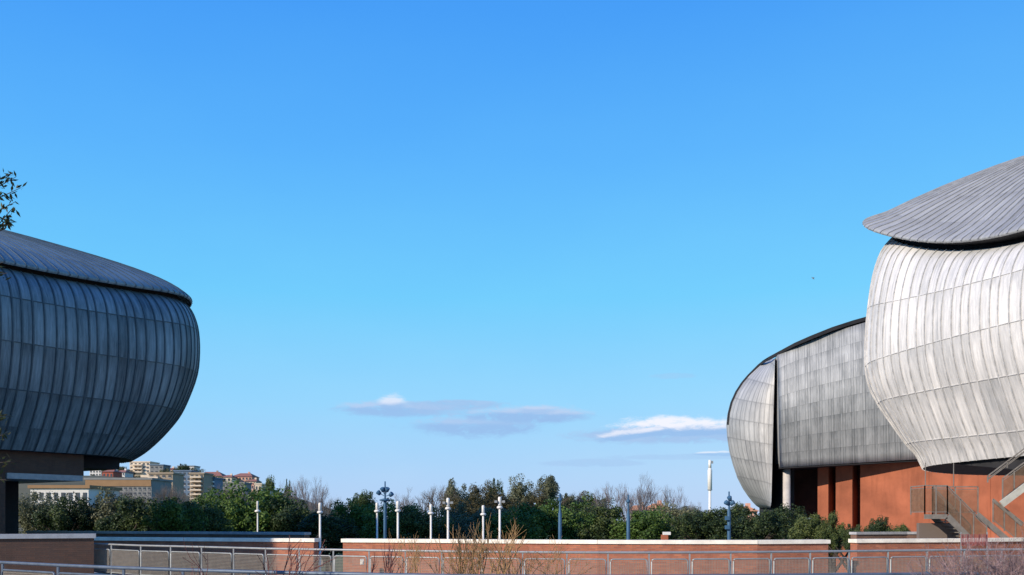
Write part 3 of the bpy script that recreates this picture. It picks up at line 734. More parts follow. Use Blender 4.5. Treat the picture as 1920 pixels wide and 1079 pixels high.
def mast(x, yt, D, label, heads=3, full=True):
    p = px(x, yt, D); H = p.z
    t = thing('spotlight_mast', label, 'lamp mast', (p.x, p.y, 0), BG)
    s_ = D/1800
    m_ = MB(); m_.lathe([(.11, 0), (.095, H-38*s_), (.07, H-36*s_), (.045, H-22*s_), (.04, H)], n=12); m_.build('pole', M['blue'], t)
    if heads >= 3:
        m_ = MB(); m_.lathe([(.07, H-38*s_), (14*s_*.75, H-36*s_), (14*s_*.75, H-34*s_), (.1, H-32*s_)], n=14); m_.build('crown_ring', M['blue'], t)
        for (ox, oz, tilt) in ((-11, -22, .6), (11, -25, -.6), (-4, -16, .2), (4, -16, -.2)):
            m_ = MB(); c = Vector((ox*s_, -.05, H+oz*s_)); d_ = Vector((math.sin(-tilt)*1.0, -.35, .55)).normalized()
            m_.tube([c-d_*.12, c-d_*.1, c+d_*.12, c+d_*.14], [.06, .11, .15, .12], 10)
            m_.bar((0, 0, H-28*s_), c, .04); m_.build('spotlight', M['blue'], t)
    elif heads == 2:
        for (ox, oz, tilt) in ((-4, -22, .6), (5, -22, -.6), (1, -14, .2)):
            m_ = MB(); c = Vector((ox*s_, -.05, H+oz*s_)); d_ = Vector((math.sin(-tilt), -.35, .4)).normalized()
            m_.tube([c-d_*.12, c-d_*.1, c+d_*.12, c+d_*.14], [.06, .09, .13, .10], 10); m_.bar((0, 0, c.z-.1), c, .04); m_.build('spotlight', M['blue'], t)
        for oz in (-50, -67):
            m_ = MB(); m_.box((-.12, -.12, H+oz*s_), (.22, .2, .2)); m_.build('floodlight', M['blue'], t)
    else:
        m_ = MB(); m_.lathe([(.045, H-16*s_), (.11, H-14*s_), (.11, H-10*s_), (.045, H-9*s_)], n=12); m_.build('spotlight', M['blue'], t)
mast(722, 903, 58, 'big dark blue mast crowned by a ring of spotlights, tallest among the white lamp posts', 3)
mast(1050, 925, 52, 'plain blue mast right of the golden shrub', 0)
mast(1178, 928, 52, 'slim blue mast with one small head in front of the leafless trees', 0)
mast(1367, 922, 50, 'blue mast with several spotlights between the white chimney and the grey hall', 2)

# ------------------------------------------------------------------ white chimney
c0 = px(1331, 975, 260); s_ = 260/1800
t = thing('chimney', 'slim white chimney with a thicker middle, rising beyond the trees beside the grey hall', 'chimney', (c0.x, c0.y, 0))
zt = EZ+112*s_
m_ = MB(); m_.lathe([(.45, 0), (.34, EZ+57*s_)], n=16); m_.build('shaft', M['white'], t)
m_ = MB(); m_.lathe([(.40, EZ+57*s_), (.60, EZ+57.5*s_), (.62, EZ+93*s_), (.42, EZ+97*s_)], n=16); m_.build('sleeve', M['white'], t)
m_ = MB(); m_.lathe([(.42, EZ+97*s_), (.38, zt)], n=16); m_.build('flue', M['white'], t)
m_ = MB(); m_.lathe([(.50, EZ+55*s_), (.66, EZ+55.5*s_), (.66, EZ+57*s_), (.5, EZ+57.3*s_)], n=16); m_.build('platform', M['steel'], t)
m_ = MB(); m_.box((.6, 0, zt-.6), (.5, .5, .7)); m_.build('antenna', M['steel'], t)

# ------------------------------------------------------------------ staircase
st = thing('staircase', 'galvanised outdoor staircase with mesh balustrades under the pale hall', 'staircase', px(1733, 975, 46)*1.0)
st.location.z = 0
DS = 46; k = DS/1800
def sp(x, y, D=DS): return px(x, y, D)
so_ = []
m_ = MB()
m_.bar(sp(1733, 969, DS), sp(1776, 969, DS), .06, .22)
m_.quad([sp(1733, 966), sp(1776, 966), sp(1776, 966, DS+1.6)+Vector((0, 0, .0)), sp(1733, 966, DS+1.6)]); so_.append(m_.build('landing', M['stair_steel']))
for D in (DS, DS+1.6):
    dxx = 0
    m_ = MB(); m_.bar(sp(1776, 969, DS)+Vector((0, D-DS, 0)), sp(1850, 1043, DS)+Vector((0, D-DS, 0)), .06, .26); so_.append(m_.build('stringer', M['stair_steel']))
m_ = MB()
for i in range(11):
    a = sp(1779+i*7, 971+i*7); m_.box((a.x+.08, a.y+.8, a.z), (.28, 1.5, .04))
so_.append(m_.build('treads', M['stair_steel'])); so_[-1]['kind'] = 'stuff'
def balus(a, b, hgt, n, off=Vector((0, 0, 0)), rail=.05):
    """sloping balustrade of rails, posts and mesh between two foot points"""
    a = a+off; b = b+off
    for nm_, z_, w_ in (('handrail', hgt, rail), ('upper_rail', hgt-.12, .03), ('lower_rail', .12, .035)):
        r = MB(); r.bar(a+Vector((0, 0, z_)), b+Vector((0, 0, z_)), w_); so_.append(r.build(nm_, M['stair_steel']))
    for i in range(n+1):
        q = a.lerp(b, i/n); p = MB(); p.bar(q, q+Vector((0, 0, hgt)), .05, .05); so_.append(p.build('baluster_post', M['stair_steel']))
    ms = MB(); L = (b-a).length; K_ = int(L/.055)
    for i in range(K_): q = a.lerp(b, (i+.5)/K_); ms.bar(q+Vector((0, 0, .12)), q+Vector((0, 0, hgt-.12)), .012)
    for i in range(int((hgt-.24)/.055)):
        z = .12+i*.055; ms.bar(a+Vector((0, 0, z)), b+Vector((0, 0, z)), .012)
    so_.append(ms.build('mesh_infill', M['stair_mesh']))
H1 = 54*k
balus(sp(1734, 965), sp(1776, 965), H1, 2); balus(sp(1776, 965), sp(1850, 1040), H1, 3)
balus(sp(1776, 965)+Vector((.0, 1.6, 0)), sp(1850, 1040)+Vector((.0, 1.6, 0)), H1, 3)
balus(sp(1734, 965), sp(1734, 965)+Vector((0, 1.6, 0)), H1, 1)
balus(sp(1776, 965, DS)+Vector((0, 1.6, 0)), sp(1864, 965, DS)+Vector((0, 1.6, 0)), H1, 2)
# hangers holding the landing
m_ = MB(); m_.bar(sp(1735, 910), sp(1735, 868), .03); so_.append(m_.build('hanger', M['stair_steel'])); m_ = MB(); m_.bar(sp(1788, 912), sp(1788, 868), .03); so_.append(m_.build('hanger', M['stair_steel']))
# far platform and the upper flight climbing to the right
m_ = MB(); m_.bar(sp(1878, 946, 45), sp(1945, 896, 45), .08, .32); so_.append(m_.build('stringer', M['pale_steel']))
m_ = MB(); m_.bar(sp(1878, 946, 46.6), sp(1945, 896, 46.6), .08, .32); so_.append(m_.build('stringer', M['stair_steel']))
balus(sp(1852, 905, 45.4), sp(1925, 850, 45.4), .3, 2)
balus(sp(1880, 940, 46.6), sp(1945, 892, 46.6), 1.1, 3)
m_ = MB(); m_.bar(sp(1832, 965, 46.2), sp(1912, 1032, 46.2), .08, .26); so_.append(m_.build('stringer', M['stair_steel'])); m_ = MB(); m_.bar(sp(1862, 938, 46.9), sp(1916, 985, 46.9), .07, .14); so_.append(m_.build('stringer', M['stair_steel']))
balus(sp(1862, 980, 46.9), sp(1925, 1030, 46.9), 1.15, 3)
m_ = MB(); a = sp(1762, 985, 47.2); m_.box((a.x, a.y+.3, a.z-2.2), (1.9, .3, 4.6)); so_.append(m_.build('support_wall', M['brick_dark']))
for o in so_: under(o, st)
# red netting panel at the foot of the stairs
rn = thing('safety_netting', 'faded red safety netting hung at the foot of the staircase', 'netting', sp(1803, 1023, 31))
m_ = MB(); W_ = 49*31/1800; Hh = 22*31/1800
for i in range(22):
    x = W_*i/21; m_.bar((x, .03*math.sin(i), 0), (x+.01*math.sin(i*2), .03*math.sin(i*1.3), Hh*(1-.06*abs(math.sin(i*.7)))), .016, .01)
for i in range(9):
    z = Hh*i/9; m_.bar((0, 0, z), (W_, .02, z), .01, .014)
m_.build('net', M['net'], rn)
m_ = MB(); m_.bar((0, .04, -2.4), (0, .04, Hh+.05), .03); m_.bar((W_, .04, -2.4), (W_, .04, Hh+.05), .03); m_.build('stake', M['steel'], rn)
# white handrail under the grey hall
p = px(1510, 973, 74); t = thing('handrail', 'short bright white handrail in the dark bushes under the grey hall', 'handrail', p)
m_ = MB(); m_.tube([(0, 0, 0), (1.0, 0, 0), (1.2, 0, -.7)], .06, 8); m_.build('rail', M['white'], t)
m_ = MB(); m_.bar((.1, 0, -.061), (.1, 0, -5), .06); m_.build('post', M['white'], t); m_ = MB(); m_.bar((1.2, 0, -.761), (1.2, 0, -5), .06); m_.build('post', M['white'], t)

# ------------------------------------------------------------------ vegetation
def crown_mesh(seed, nclump, leaves, leaf, shape=(1, 1, 1), flat=.0):
    """unit-radius crown of leaf clumps in a lumpy volume"""
    rnd = random.Random(seed); mb = MB(); cl = []
    lobes = [(Vector((0, 0, -.15)), .72), (Vector((0, 0, -.3)), .7)]
    for i in range(rnd.randint(5, 8)):
        a_ = rnd.uniform(0, 6.28); q = rnd.uniform(.25, .62); z_ = rnd.uniform(-.55, .42)
        lobes.append((Vector((math.cos(a_)*q, math.sin(a_)*q, z_)), rnd.uniform(.28, .5)))
    for i in range(nclump):
        c0_, R0 = rnd.choice(lobes)
        v = Vector((rnd.gauss(0, 1), rnd.gauss(0, 1), rnd.gauss(0, 1))).normalized()
        v = c0_+v*R0*rnd.uniform(.5, 1.0); r = rnd.uniform(.10, .26)
        if v.length > .88: v = v*(.88/v.length)
        cl.append((v, r))
    for v, r in cl:
        for _ in range(leaves):
            d_ = Vector((rnd.gauss(0, 1), rnd.gauss(0, 1), rnd.gauss(0, 1))).normalized()
            p = v+d_*r*rnd.uniform(.55, 1.05); p = Vector((p.x*shape[0], p.y*shape[1], p.z*shape[2]))
            nn_ = (d_+Vector((rnd.gauss(0, .5), rnd.gauss(0, .5), rnd.gauss(0, .5)))).normalized()
            a = nn_.orthogonal().normalized(); a = (Matrix.Rotation(rnd.uniform(0, 6.28), 3, nn_) @ a); b = nn_.cross(a)
            l = leaf*rnd.uniform(.6, 1.3)
            mb.quad([p-a*l, p+b*l*.5, p+a*l, p-b*l*.5])
    ext = [sorted(v[k] for v in mb.v) for k in range(3)]; n_ = len(mb.v)
    lo = [e[int(n_*.01)] for e in ext]; hi = [e[int(n_*.99)] for e in ext]
    mb.v = [tuple((v[k]-(lo[k]+hi[k])/2)/((hi[k]-lo[k])/2) for k in range(3)) for v in mb.v]
    return mb
LM = {}
protoc = {}
for kind, (m_, ncl, lv, lf) in {'dark': ('leaf_dark', 130, 130, .035), 'mid': ('leaf_mid', 130, 130, .035), 'olive': ('leaf_olive', 130, 130, .030), 'brown': ('leaf_brown', 120, 90, .034)}.items():
    for vv_ in range(4):
        mb = crown_mesh(vv_*13+{'dark': 1, 'mid': 2, 'olive': 3, 'brown': 4}[kind], ncl, lv, lf)
        me = bpy.data.meshes.new('crown'); me.from_pydata(mb.v, [], mb.f); me.materials.append(M[m_]); me.update(); protoc[kind, vv_] = me
def trunk_mesh(seed):
    rnd = random.Random(seed); mb = MB()
    mb.tube([(0, 0, 0), (.03, 0, .3), (0, .04, .62)], [.07, .05, .035], 8)
    for i in range(7):
        a = i*.9+rnd.random(); l = rnd.uniform(.3, .5)
        mb.tube([(0, .02, .42+.03*i), (math.cos(a)*l*.5, math.sin(a)*l*.5, .62+.03*i), (math.cos(a)*l, math.sin(a)*l, .85)], [.03, .02, .008], 5)
    me = bpy.data.meshes.new('trunk'); me.from_pydata(mb.v, [], mb.f); me.materials.append(M['bark']); return me
trunks = [trunk_mesh(1), trunk_mesh(2)]
vi = 0
def tree(name, label, cat, x, ytop, hw, D, kind, group, zr=None, gz=0.0, ybot=None):
    """x, ytop and half-width hw in picture units at distance D give the real size"""
    global vi; vi += 1
    top = px(x, ytop, D); w = hw*D/F
    zb = gz+.8 if ybot is None else px(x, ybot, D).z
    hh = max(.8, (top.z-zb)/2)
    t = thing(name, label, cat, (top.x, top.y, gz), group)
    c_ = bpy.data.objects.new('crown', protoc[kind, vi % 4]); COL.objects.link(c_); c_.parent = t
    c_.location = (0, 0, zb+hh-gz); c_.scale = (w*1.18, w*1.1, hh*1.0); c_.rotation_euler = (0, 0, vi*1.7)
    k_ = bpy.data.objects.new('trunk', trunks[vi % 2]); COL.objects.link(k_); k_.parent = t
    H = top.z-gz; k_.scale = (H*.6, H*.6, H*.9)
    return t
HG = 'evergreen trees forming the green band behind the walls'
hedge = [(75, 928, 48, 84, 'olive', 'grey-green bush seen through the podium opening, nearest the pillar'),
 (132, 934, 40, 80, 'dark', 'dark bush seen through the podium opening, below the orange pavilion'),
 (190, 926, 42, 82, 'olive', 'grey-olive bushy tree below the long ochre building'),
 (245, 936, 38, 78, 'dark', 'dark evergreen right of the grey-olive tree below the ochre building'),
 (300, 938, 44, 80, 'dark', 'dark evergreen below the balcony tower on the hill'),
 (330, 940, 30, 74, 'mid', 'bright green bush below the blue shaded apartment block'),
 (380, 943, 42, 78, 'dark', 'dark evergreen left of the big round green bush'),
 (425, 935, 36, 92, 'mid', 'leafy green bush hugging the left side of the biggest bush'),
 (482, 917, 66, 94, 'mid', 'biggest round green bush, behind the leftmost white lamp post'),
 (548, 938, 44, 92, 'dark', 'dark round bush sloping down right of the biggest bush'),
 (612, 962, 34, 76, 'dark', 'low dark bush behind the lamp post in the wall gap'),
 (668, 944, 38, 84, 'mid', 'green round tree left of the big blue mast'),
 (740, 947, 38, 80, 'mid', 'green bush behind the big blue mast and its white neighbour'),
 (790, 951, 36, 78, 'dark', 'dark green bush left of the tall lamp post with floodlights'),
 (845, 950, 32, 84, 'olive', 'dull grey-green bush behind the tall lamp post with floodlights'),
 (895, 952, 34, 82, 'olive', 'dull green bush behind the golden shrub'),
 (950, 960, 34, 78, 'mid', 'low green bush right of the tallest white lamp post'),
 (1012, 948, 38, 82, 'mid', 'green bush left of the plain blue mast'),
 (1080, 938, 44, 84, 'mid', 'tall green bush right of the plain blue mast'),
 (1140, 950, 36, 82, 'dark', 'dark green bush below the first leafless tree on the right'),
 (1205, 957, 38, 80, 'mid', 'green bush just below the orange roofs'),
 (1262, 950, 40, 84, 'olive', 'olive bush right of the orange roofs'),
 (1318, 958, 40, 78, 'dark', 'dark bush at the foot of the white chimney'),
 (1372, 955, 34, 82, 'dark', 'dark bush behind the rightmost blue mast'),
 (1425, 958, 34, 78, 'dark', 'dark bush below the tip of the grey hall'),
 (1470, 952, 34, 80, 'dark', 'dark bush around the foot of the concrete column'),
 (1515, 966, 30, 70, 'dark', 'dark bush left of the orange buttresses'),
 (1560, 964, 22, 68, 'dark', 'dark bush in front of the first orange buttress'),
 (1600, 984, 18, 66, 'dark', 'low dark bush in front of the second orange buttress'),
 (1645, 971, 22, 64, 'dark', 'dark bush in front of the lit orange wall, left one of the last two'),
 (1685, 984, 20, 62, 'dark', 'dark low bush beside the stair landing')]
for (x, y, hw, D, kd, lb) in hedge: tree('evergreen_tree', lb, 'tree', x, y+3, max(hw, 46) if x < 1500 else hw, D, kd, HG, ybot=1035)
MG = 'trees standing farther back in the park'
mid = [(505, 902, 20, 170, 'dark', 'dark pine at the right foot of the hill houses'),
 (540, 906, 6, 175, 'dark', 'tiny dark cypress between the pine and the leafless trees'),
 (678, 926, 24, 130, 'dark', 'blue-green pine rising left of the big blue mast'),
 (861, 908, 27, 140, 'olive', 'round flat-topped olive tree behind the tall lamp posts'),
 (905, 908, 24, 150, 'brown', 'brownish tree between the flat-topped olive tree and the pine'),
 (928, 905, 13, 155, 'dark', 'narrow dark pine top above the tallest white lamp post'),
 (978, 902, 27, 140, 'olive', 'bushy olive-green tree, second left of the domed tree'),
 (1004, 922, 24, 135, 'brown', 'brownish green tree leaning against the domed tree'),
 (1042, 896, 25, 140, 'olive', 'tall domed dark olive tree above the plain blue mast'),
 (945, 930, 30, 125, 'brown', 'brown bush below the narrow pine'),
 (868, 932, 34, 122, 'brown', 'brown leafy bush below the flat-topped olive tree'),
 (1085, 926, 28, 150, 'brown', 'brown low tree right of the domed tree'),
 (1125, 936, 26, 160, 'dark', 'dark low tree right of the brown low tree'),
 (1290, 952, 36, 150, 'olive', 'olive treetop left of the white chimney'),
 (1385, 946, 14, 140, 'dark', 'small bluish treetop beside the rightmost blue mast')]
for (x, y, hw, D, kd, lb) in mid: tree('park_tree', lb, 'tree', x, y, hw, D, kd, MG, ybot=985 if kd != 'x' else None)

def bare_mesh(seed, m_, depth=6, spread=.42, up=.25, thin=.7, nsplit=(2, 3)):
    """unit-height leafless tree"""
    rnd = random.Random(seed); mb = MB()
    def grow(p, d_, l, r, k):
        q = p+d_*l
        md = p+d_*l*.5+Vector((rnd.gauss(0, .04), rnd.gauss(0, .04), 0))*l*2
        mb.tube([p, md, q], [r, r*.85, r*.7], 5 if k > depth-2 else 3, cap=False)
        if k == 0: return
        for i in range(rnd.randint(*nsplit)+(1 if k == depth else 0)):
            nd = (d_+Vector((rnd.gauss(0, spread), rnd.gauss(0, spread), rnd.gauss(0, spread*.5)+up))).normalized()
            grow(q if i else p.lerp(q, .85), nd, l*rnd.uniform(.62, .86), r*thin*.72, k-1)
    grow(Vector((0, 0, 0)), Vector((0, 0, 1)), .24, .038, depth)
    zt_ = max(v[2] for v in mb.v); mb.v = [(x/zt_, y/zt_, z/zt_) for x, y, z in mb.v]
    me = bpy.data.meshes.new('branches'); me.from_pydata(mb.v, [], mb.f); me.materials.append(M[m_]); me.update(); return me
bares = {}
for i in range(3): bares['bare', i] = bare_mesh(11+i, 'bare', 6, nsplit=(2, 4)); bares['bare2', i] = bare_mesh(21+i, 'bare2', 6, .5, .12, nsplit=(2, 4))
def baretree(label, x, ytop, D, wscale, kind='bare', group='leafless trees in the park', gz=0.0):
    global vi; vi += 1
    p = px(x, ytop, D); H = p.z-gz
    t = thing('bare_tree', label, 'tree', (p.x, p.y, gz), group)
    b = bpy.data.objects.new('branches', bares[kind, vi % 3]); COL.objects.link(b); b.parent = t
    b.scale = (H*wscale*.68, H*wscale*.68, H); b.rotation_euler = (0, 0, vi*2.1)
for a in [('slender leafless tree right of the small cypress', 562, 897, 125, .75), ('tallest leafless tree between the green bush and the big blue mast', 585, 890, 130, .75),
          ('low leafless tree left of the blue-green pine', 622, 928, 120, .9, 'bare2'), ('leafless tree between the tallest leafless one and the blue-green pine', 605, 915, 135, .8),
          ('brown leafless tree with a rounded crown, left of the pair', 782, 910, 125, 1.1, 'bare2'), ('brown leafless tree with a rounded crown, right of the pair', 815, 905, 125, 1.0, 'bare2'),
          ('leafless brown tree behind the floodlit lamp post', 752, 922, 130, .9, 'bare2'),
          ('thin leafless tree left of the slim blue mast', 1150, 903, 120, .85), ('tall many-branched leafless tree right of the slim blue mast', 1212, 882, 120, .85),
          ('leafless tree close left of the tall many-branched one', 1190, 905, 130, .7), ('leafless tree above the right end of the orange roofs', 1258, 908, 125, .8),
          ('low leafless brown tree beside the domed tree', 1075, 918, 145, .9, 'bare2'), ('small leafless tree right of the low brown one', 1100, 928, 150, .9, 'bare2'),
          ('small faint leafless tree between the orange roofs and the chimney', 1300, 938, 150, .7)]:
    baretree(*a)
# leafless trees screening the hillside
hb = ['below the long ochre building', 'below the cream hilltop house', 'in front of the balcony tower', 'right of the balcony tower', 'in front of the blue shaded block', 'in front of the tan balcony block', 'left of the white-balconied strip', 'below the cream gabled house', 'below the pink red-roofed house', 'right of the pink red-roofed house']
for i, (x, yt) in enumerate([(205, 912), (232, 916), (262, 914), (312, 905), (345, 905), (372, 915), (398, 905), (420, 903), (446, 908), (470, 918)]):
    baretree('grey leafless tree '+hb[i], x, yt, 150+i*4, 1.0, 'bare2' if i % 2 else 'bare', 'leafless trees in front of the hillside')

# ------------------------------------------------------------------ hill buildings
MC = {}
def cm(name, c): 
    if name not in MC: MC[name] = mat(name, c, .85, 0, .1, .5)
    return MC[name]
cream = cm('cream_plaster', (.66, .54, .40)); tan = cm('tan_plaster', (.30, .24, .17)); grey = cm('grey_plaster', (.20, .20, .19)); pink = cm('pink_plaster', (.62, .34, .24))
ochre = cm('ochre_plaster', (.27, .16, .08)); whitep = cm('white_plaster', (.62, .59, .54)); tile = cm('roof_tiles', (.30, .13, .09)); orange_t = cm('orange_tiles', (.62, .27, .12)); glass = cm('window_dark', (.06, .07, .08)); bluep = cm('blue_shade_plaster', (.12, .17, .23))  # bluep: the blue of shade put into the wall colour
def bld(label, x0, x1, yt, yb, D, wallm, rows, cols, kind='flat', balc=None, roofm=None, rot=.35, dep_=10, name='apartment_building', cat='building', band=None):
    p0, p1 = px(x0, yt, D), px(x1, yb, D); w = p1.x-p0.x; zt = p0.z; zb = min(p1.z, hill_z(p0.x, D)-1 if D > 260 else 0)
    if D <= 260: zb = 0
    t = thing(name, label, cat, ((p0.x+p1.x)/2, D, zb), 'houses on the hill' if D > 260 else None, 0)
    H = zt-zb; vis = p0.z-p1.z
    m_ = MB(); m_.box((0, dep_/2, H/2), (w, dep_, H)); m_.build('wall', wallm, t)
    if kind == 'flat':
        m_ = MB(); m_.box((0, dep_/2, H+.25), (w+.6, dep_+.6, .5)); m_.build('roof', roofm or wallm, t)
    else:
        m_ = MB(); e = .5; hh = w*.14+.6
        m_.v = [(-w/2-e, -e, H), (w/2+e, -e, H), (w/2+e, dep_+e, H), (-w/2-e, dep_+e, H), (-w/4, dep_/2, H+hh), (w/4, dep_/2, H+hh)]
        for q in ((0, 1, 5, 4), (1, 2, 5), (2, 3, 4, 5), (3, 0, 4), (0, 3, 2, 1)): m_.face(q)
        r_ = m_.build('roof', roofm or tile, t)
        m_ = MB(); m_.box((w*.18, dep_/2, H+hh), (.9, .9, 1.4)); m_.build('chimney', wallm, r_)
    if band:
        m_ = MB(); m_.box((0, -.1, H-vis*band[1]/2-.02), (w-.1, .2, vis*band[1])); m_.build('parapet', band[0], t)
        H0 = H-vis*band[1]; vis2 = vis*(1-band[1])
    else: H0 = H; vis2 = vis
    rh = vis2/rows
    for r in range(rows):
        z = H0-rh*(r+.5)
        for c_ in range(cols):
            x = -w/2+w*(c_+.5)/cols; ww = w/cols*.5
            m_ = MB(); m_.box((x, -.03, z), (ww, .1, rh*.5)); f_ = m_.build('window', glass, t)
            m_ = MB(); m_.box((x, -.1, z-rh*.27), (ww*1.15, .16, rh*.06)); m_.build('sill', whitep, f_)
        if balc:
            m_ = MB(); bw_ = w*balc[1]; m_.box((w*balc[2], -.8, z-rh*.28), (bw_, 1.6, rh*.34)); m_.build('balcony', balc[0], t)
    return t
bld('low pavilion with white window frames and an orange band, seen under the left hall', 57, 166, 916, 948, 150, whitep, 1, 8, roofm=ochre, name='pavilion', dep_=12)
bld('long building with an ochre upper band left of the balcony tower', 160, 284, 900, 940, 240, grey, 3, 14, band=(ochre, .30), dep_=14)
bld('cream hilltop apartment block touching the shell of the left hall', 243, 281, 867, 887, 520, cream, 3, 5, balc=(cream, .5, -.1), dep_=14)
bld('small house with a red front half hidden at the hill foot behind the ochre building', 192, 212, 885, 899, 430, cm('red_plaster', (.38, .10, .06)), 1, 3, kind='hip', name='house', dep_=10)
bld('white house between trees on the hill above the ochre building', 214, 234, 886, 900, 450, whitep, 2, 4, kind='hip', name='house')
bld('pale villa at the left end of the hilltop under the left hall', 168, 190, 882, 893, 470, whitep, 2, 4, name='house', roofm=grey)
bld('balcony tower with cream balconies left of the blue shaded block', 279, 324, 889, 942, 300, tan, 6, 4, balc=(cream, .42, -.26), dep_=10)
bld('dark topped block on the hilltop right of the cream apartment block', 281, 306, 873, 890, 470, grey, 2, 3, roofm=bluep)
bld('white hilltop house with a flat dark roof', 333, 364, 875, 884, 540, whitep, 1, 5, roofm=grey, name='house')
bld('blue shaded wide block below the white hilltop house', 326, 358, 884, 942, 420, bluep, 6, 4, balc=(cream, .3, -.3))
bld('tan apartment block with balcony bands right of the blue shaded block', 356, 382, 889, 945, 330, tan, 7, 3, balc=(cream, .8, 0))
bld('narrow grey-blue block with white balconies at its right edge', 383, 402, 898, 945, 340, bluep, 6, 2, balc=(whitep, .3, .35))
bld('low brown roofed house right of the white hilltop house', 366, 416, 893, 905, 520, tan, 1, 6, kind='hip', name='house', dep_=14)
bld('cream gabled house left of the pink red-roofed building', 416, 434, 895, 905, 470, cream, 1, 2, kind='hip', name='house')
bld('pink building with a red hipped roof at the right end of the hilltop', 434, 472, 894, 910, 480, pink, 2, 6, kind='hip', dep_=14)
bld('grey-blue terrace block below the pink red-roofed building', 402, 458, 907, 935, 360, grey, 3, 8, dep_=10)
bld('small pink row house right of the grey-blue terrace block', 456, 476, 908, 920, 430, pink, 1, 4, name='house', roofm=tile)
bld('last small cream house at the right foot of the hill', 478, 490, 909, 922, 400, cream, 1, 2, name='house')
bld('small beige house between the tan balcony block and the cream gabled house', 388, 404, 899, 908, 500, tan, 1, 3, kind='hip', name='house')
bld('tiny pink house on the slope under the white hilltop house', 338, 352, 887, 895, 505, pink, 1, 3, kind='hip', name='house')
bld('small cream house squeezed right of the dark topped hilltop block', 308, 324, 881, 890, 500, cream, 1, 3, kind='hip', name='house')
bld('small beige house just below the right end of the pink red-roofed building', 462, 480, 903, 911, 450, cream, 1, 3, kind='hip', name='house')
bld('pale little house on the slope right of the last cream house', 492, 504, 914, 922, 430, whitep, 1, 2, kind='hip', name='house')
bld('orange-roofed house left one of the pair behind the slim blue mast', 1186, 1218, 957, 968, 210, cream, 1, 3, kind='hip', roofm=orange_t, name='house', dep_=9)
bld('orange-roofed house right one of the pair behind the leafless trees', 1222, 1252, 953, 966, 215, pink, 1, 3, kind='hip', roofm=orange_t, name='house', dep_=9)
bld('orange-roofed house under the tip of the grey hall', 1392, 1420, 959, 968, 200, pink, 1, 3, kind='hip', roofm=orange_t, name='house', dep_=8)
# trees scattered between the hill houses
ht = [(205, 877, 'left of the cream hilltop block'), (222, 876, 'just left of the cream hilltop block'), (238, 882, 'below the cream hilltop block'), (300, 876, 'behind the dark topped block'),
      (315, 880, 'right of the dark topped block'), (327, 878, 'left of the white hilltop house'), (345, 872, 'behind the white hilltop house'), (368, 880, 'right of the white hilltop house'),
      (378, 887, 'above the tan balcony block'), (398, 893, 'above the narrow grey-blue block'), (412, 895, 'left of the cream gabled house'), (425, 903, 'below the cream gabled house'),
      (474, 899, 'right of the pink red-roofed building'), (484, 905, 'above the last small cream house'), (498, 915, 'at the right foot of the hill'), (255, 893, 'between the ochre building and the cream block'), (180, 893, 'below the pale villa')]
for i, (x, y, w_) in enumerate(ht):
    D = 500 if i % 2 else 470; pz = px(x, y, D)
    tree('hill_tree', 'small dark tree on the hill '+w_, 'tree', x, y, 9+(i*7) % 5, D, ('dark', 'olive', 'brown')[i % 3], 'trees on the hill', gz=hill_z(pz.x, D)-.5, ybot=y+24)

# ------------------------------------------------------------------ near shrubs and the tree at the left edge
def shrub(label, x, D, H, m_, seed, stems=7, depth=4, spread=.3, lean=0.0, up=.2, r0=.012, wid=.25, l0=.3):
    p = px(x, 975, D); t = thing('bare_shrub', label, 'shrub', (p.x, p.y, FZ)); rnd = random.Random(seed); mb = MB()
    def grow(q, d_, l, r, k):
        e = q+d_*l; md = q+d_*l*.5+Vector((rnd.gauss(0, .05), rnd.gauss(0, .05), rnd.gauss(0, .03)))*l
        mb.tube([q, md, e], [r, r*.85, r*.7], 4, cap=False)
        if k == 0: return
        for i in range(rnd.randint(2, 3)):
            nd = (d_+Vector((rnd.gauss(lean, spread), rnd.gauss(0, spread), rnd.gauss(up, spread*.6)))).normalized()
            grow(q.lerp(e, rnd.uniform(.6, 1)), nd, l*rnd.uniform(.6, .9), r*.68, k-1)
    for i in range(stems):
        a = Vector((rnd.uniform(-wid, wid), rnd.uniform(-.2, .2), 0))
        d_ = Vector((a.x*.5+rnd.gauss(0, .12), rnd.gauss(0, .15), 1)).normalized(); grow(a, d_, H*l0, r0, depth)
    zm = max(v[2] for v in mb.v); s2 = H/zm
    mb.v = [(x_, y_, z_*s2) for x_, y_, z_ in mb.v]
    mb.build('twigs', m_, t); return t
def hgt(y, D): return px(0, y, D).z-FZ
shrub('tall golden-brown leafless shrub in front of the middle wall', 915, 17, hgt(962, 17), M['gold'], 3, 7, 4, .3, .0, .25, .016, .5)
shrub('wide golden leafless shrub right of the tall golden one', 1005, 18, hgt(985, 18), M['gold'], 5, 8, 4, .42, .0, .15, .014, .5)
shrub('smaller golden shrub left of the tall golden one', 855, 17, hgt(1000, 17), M['gold'], 6, 5, 4, .36, 0, .2, .012, .3)
shrub('reddish thin shrub between the two railings left of the golden shrubs', 800, 19, hgt(990, 19), M['gold'], 7, 4, 4, .3, 0, .25, .011, .3)
shrub('dark thin leafless sapling in front of the left end of the middle wall', 700, 16, hgt(1012, 16), M['redtwig'], 8, 3, 3, .35, .05, .2, .012, .2)
shrub('dark red bending leafless sapling before the sunlit end of the left wall', 520, 15, hgt(1004, 15), M['redtwig'], 9, 3, 3, .45, .1, .1, .014, .4)
shrub('thin dark red sapling leaning left in front of the shaded left wall', 410, 14.5, hgt(1008, 14.5), M['redtwig'], 12, 3, 3, .5, -.25, .1, .012, .4)
shrub('dense mauve-grey leafless shrub filling the lower right corner', 1880, 13, hgt(985, 13), M['greytwig'], 10, 34, 5, .45, 0, .1, .015, .85)
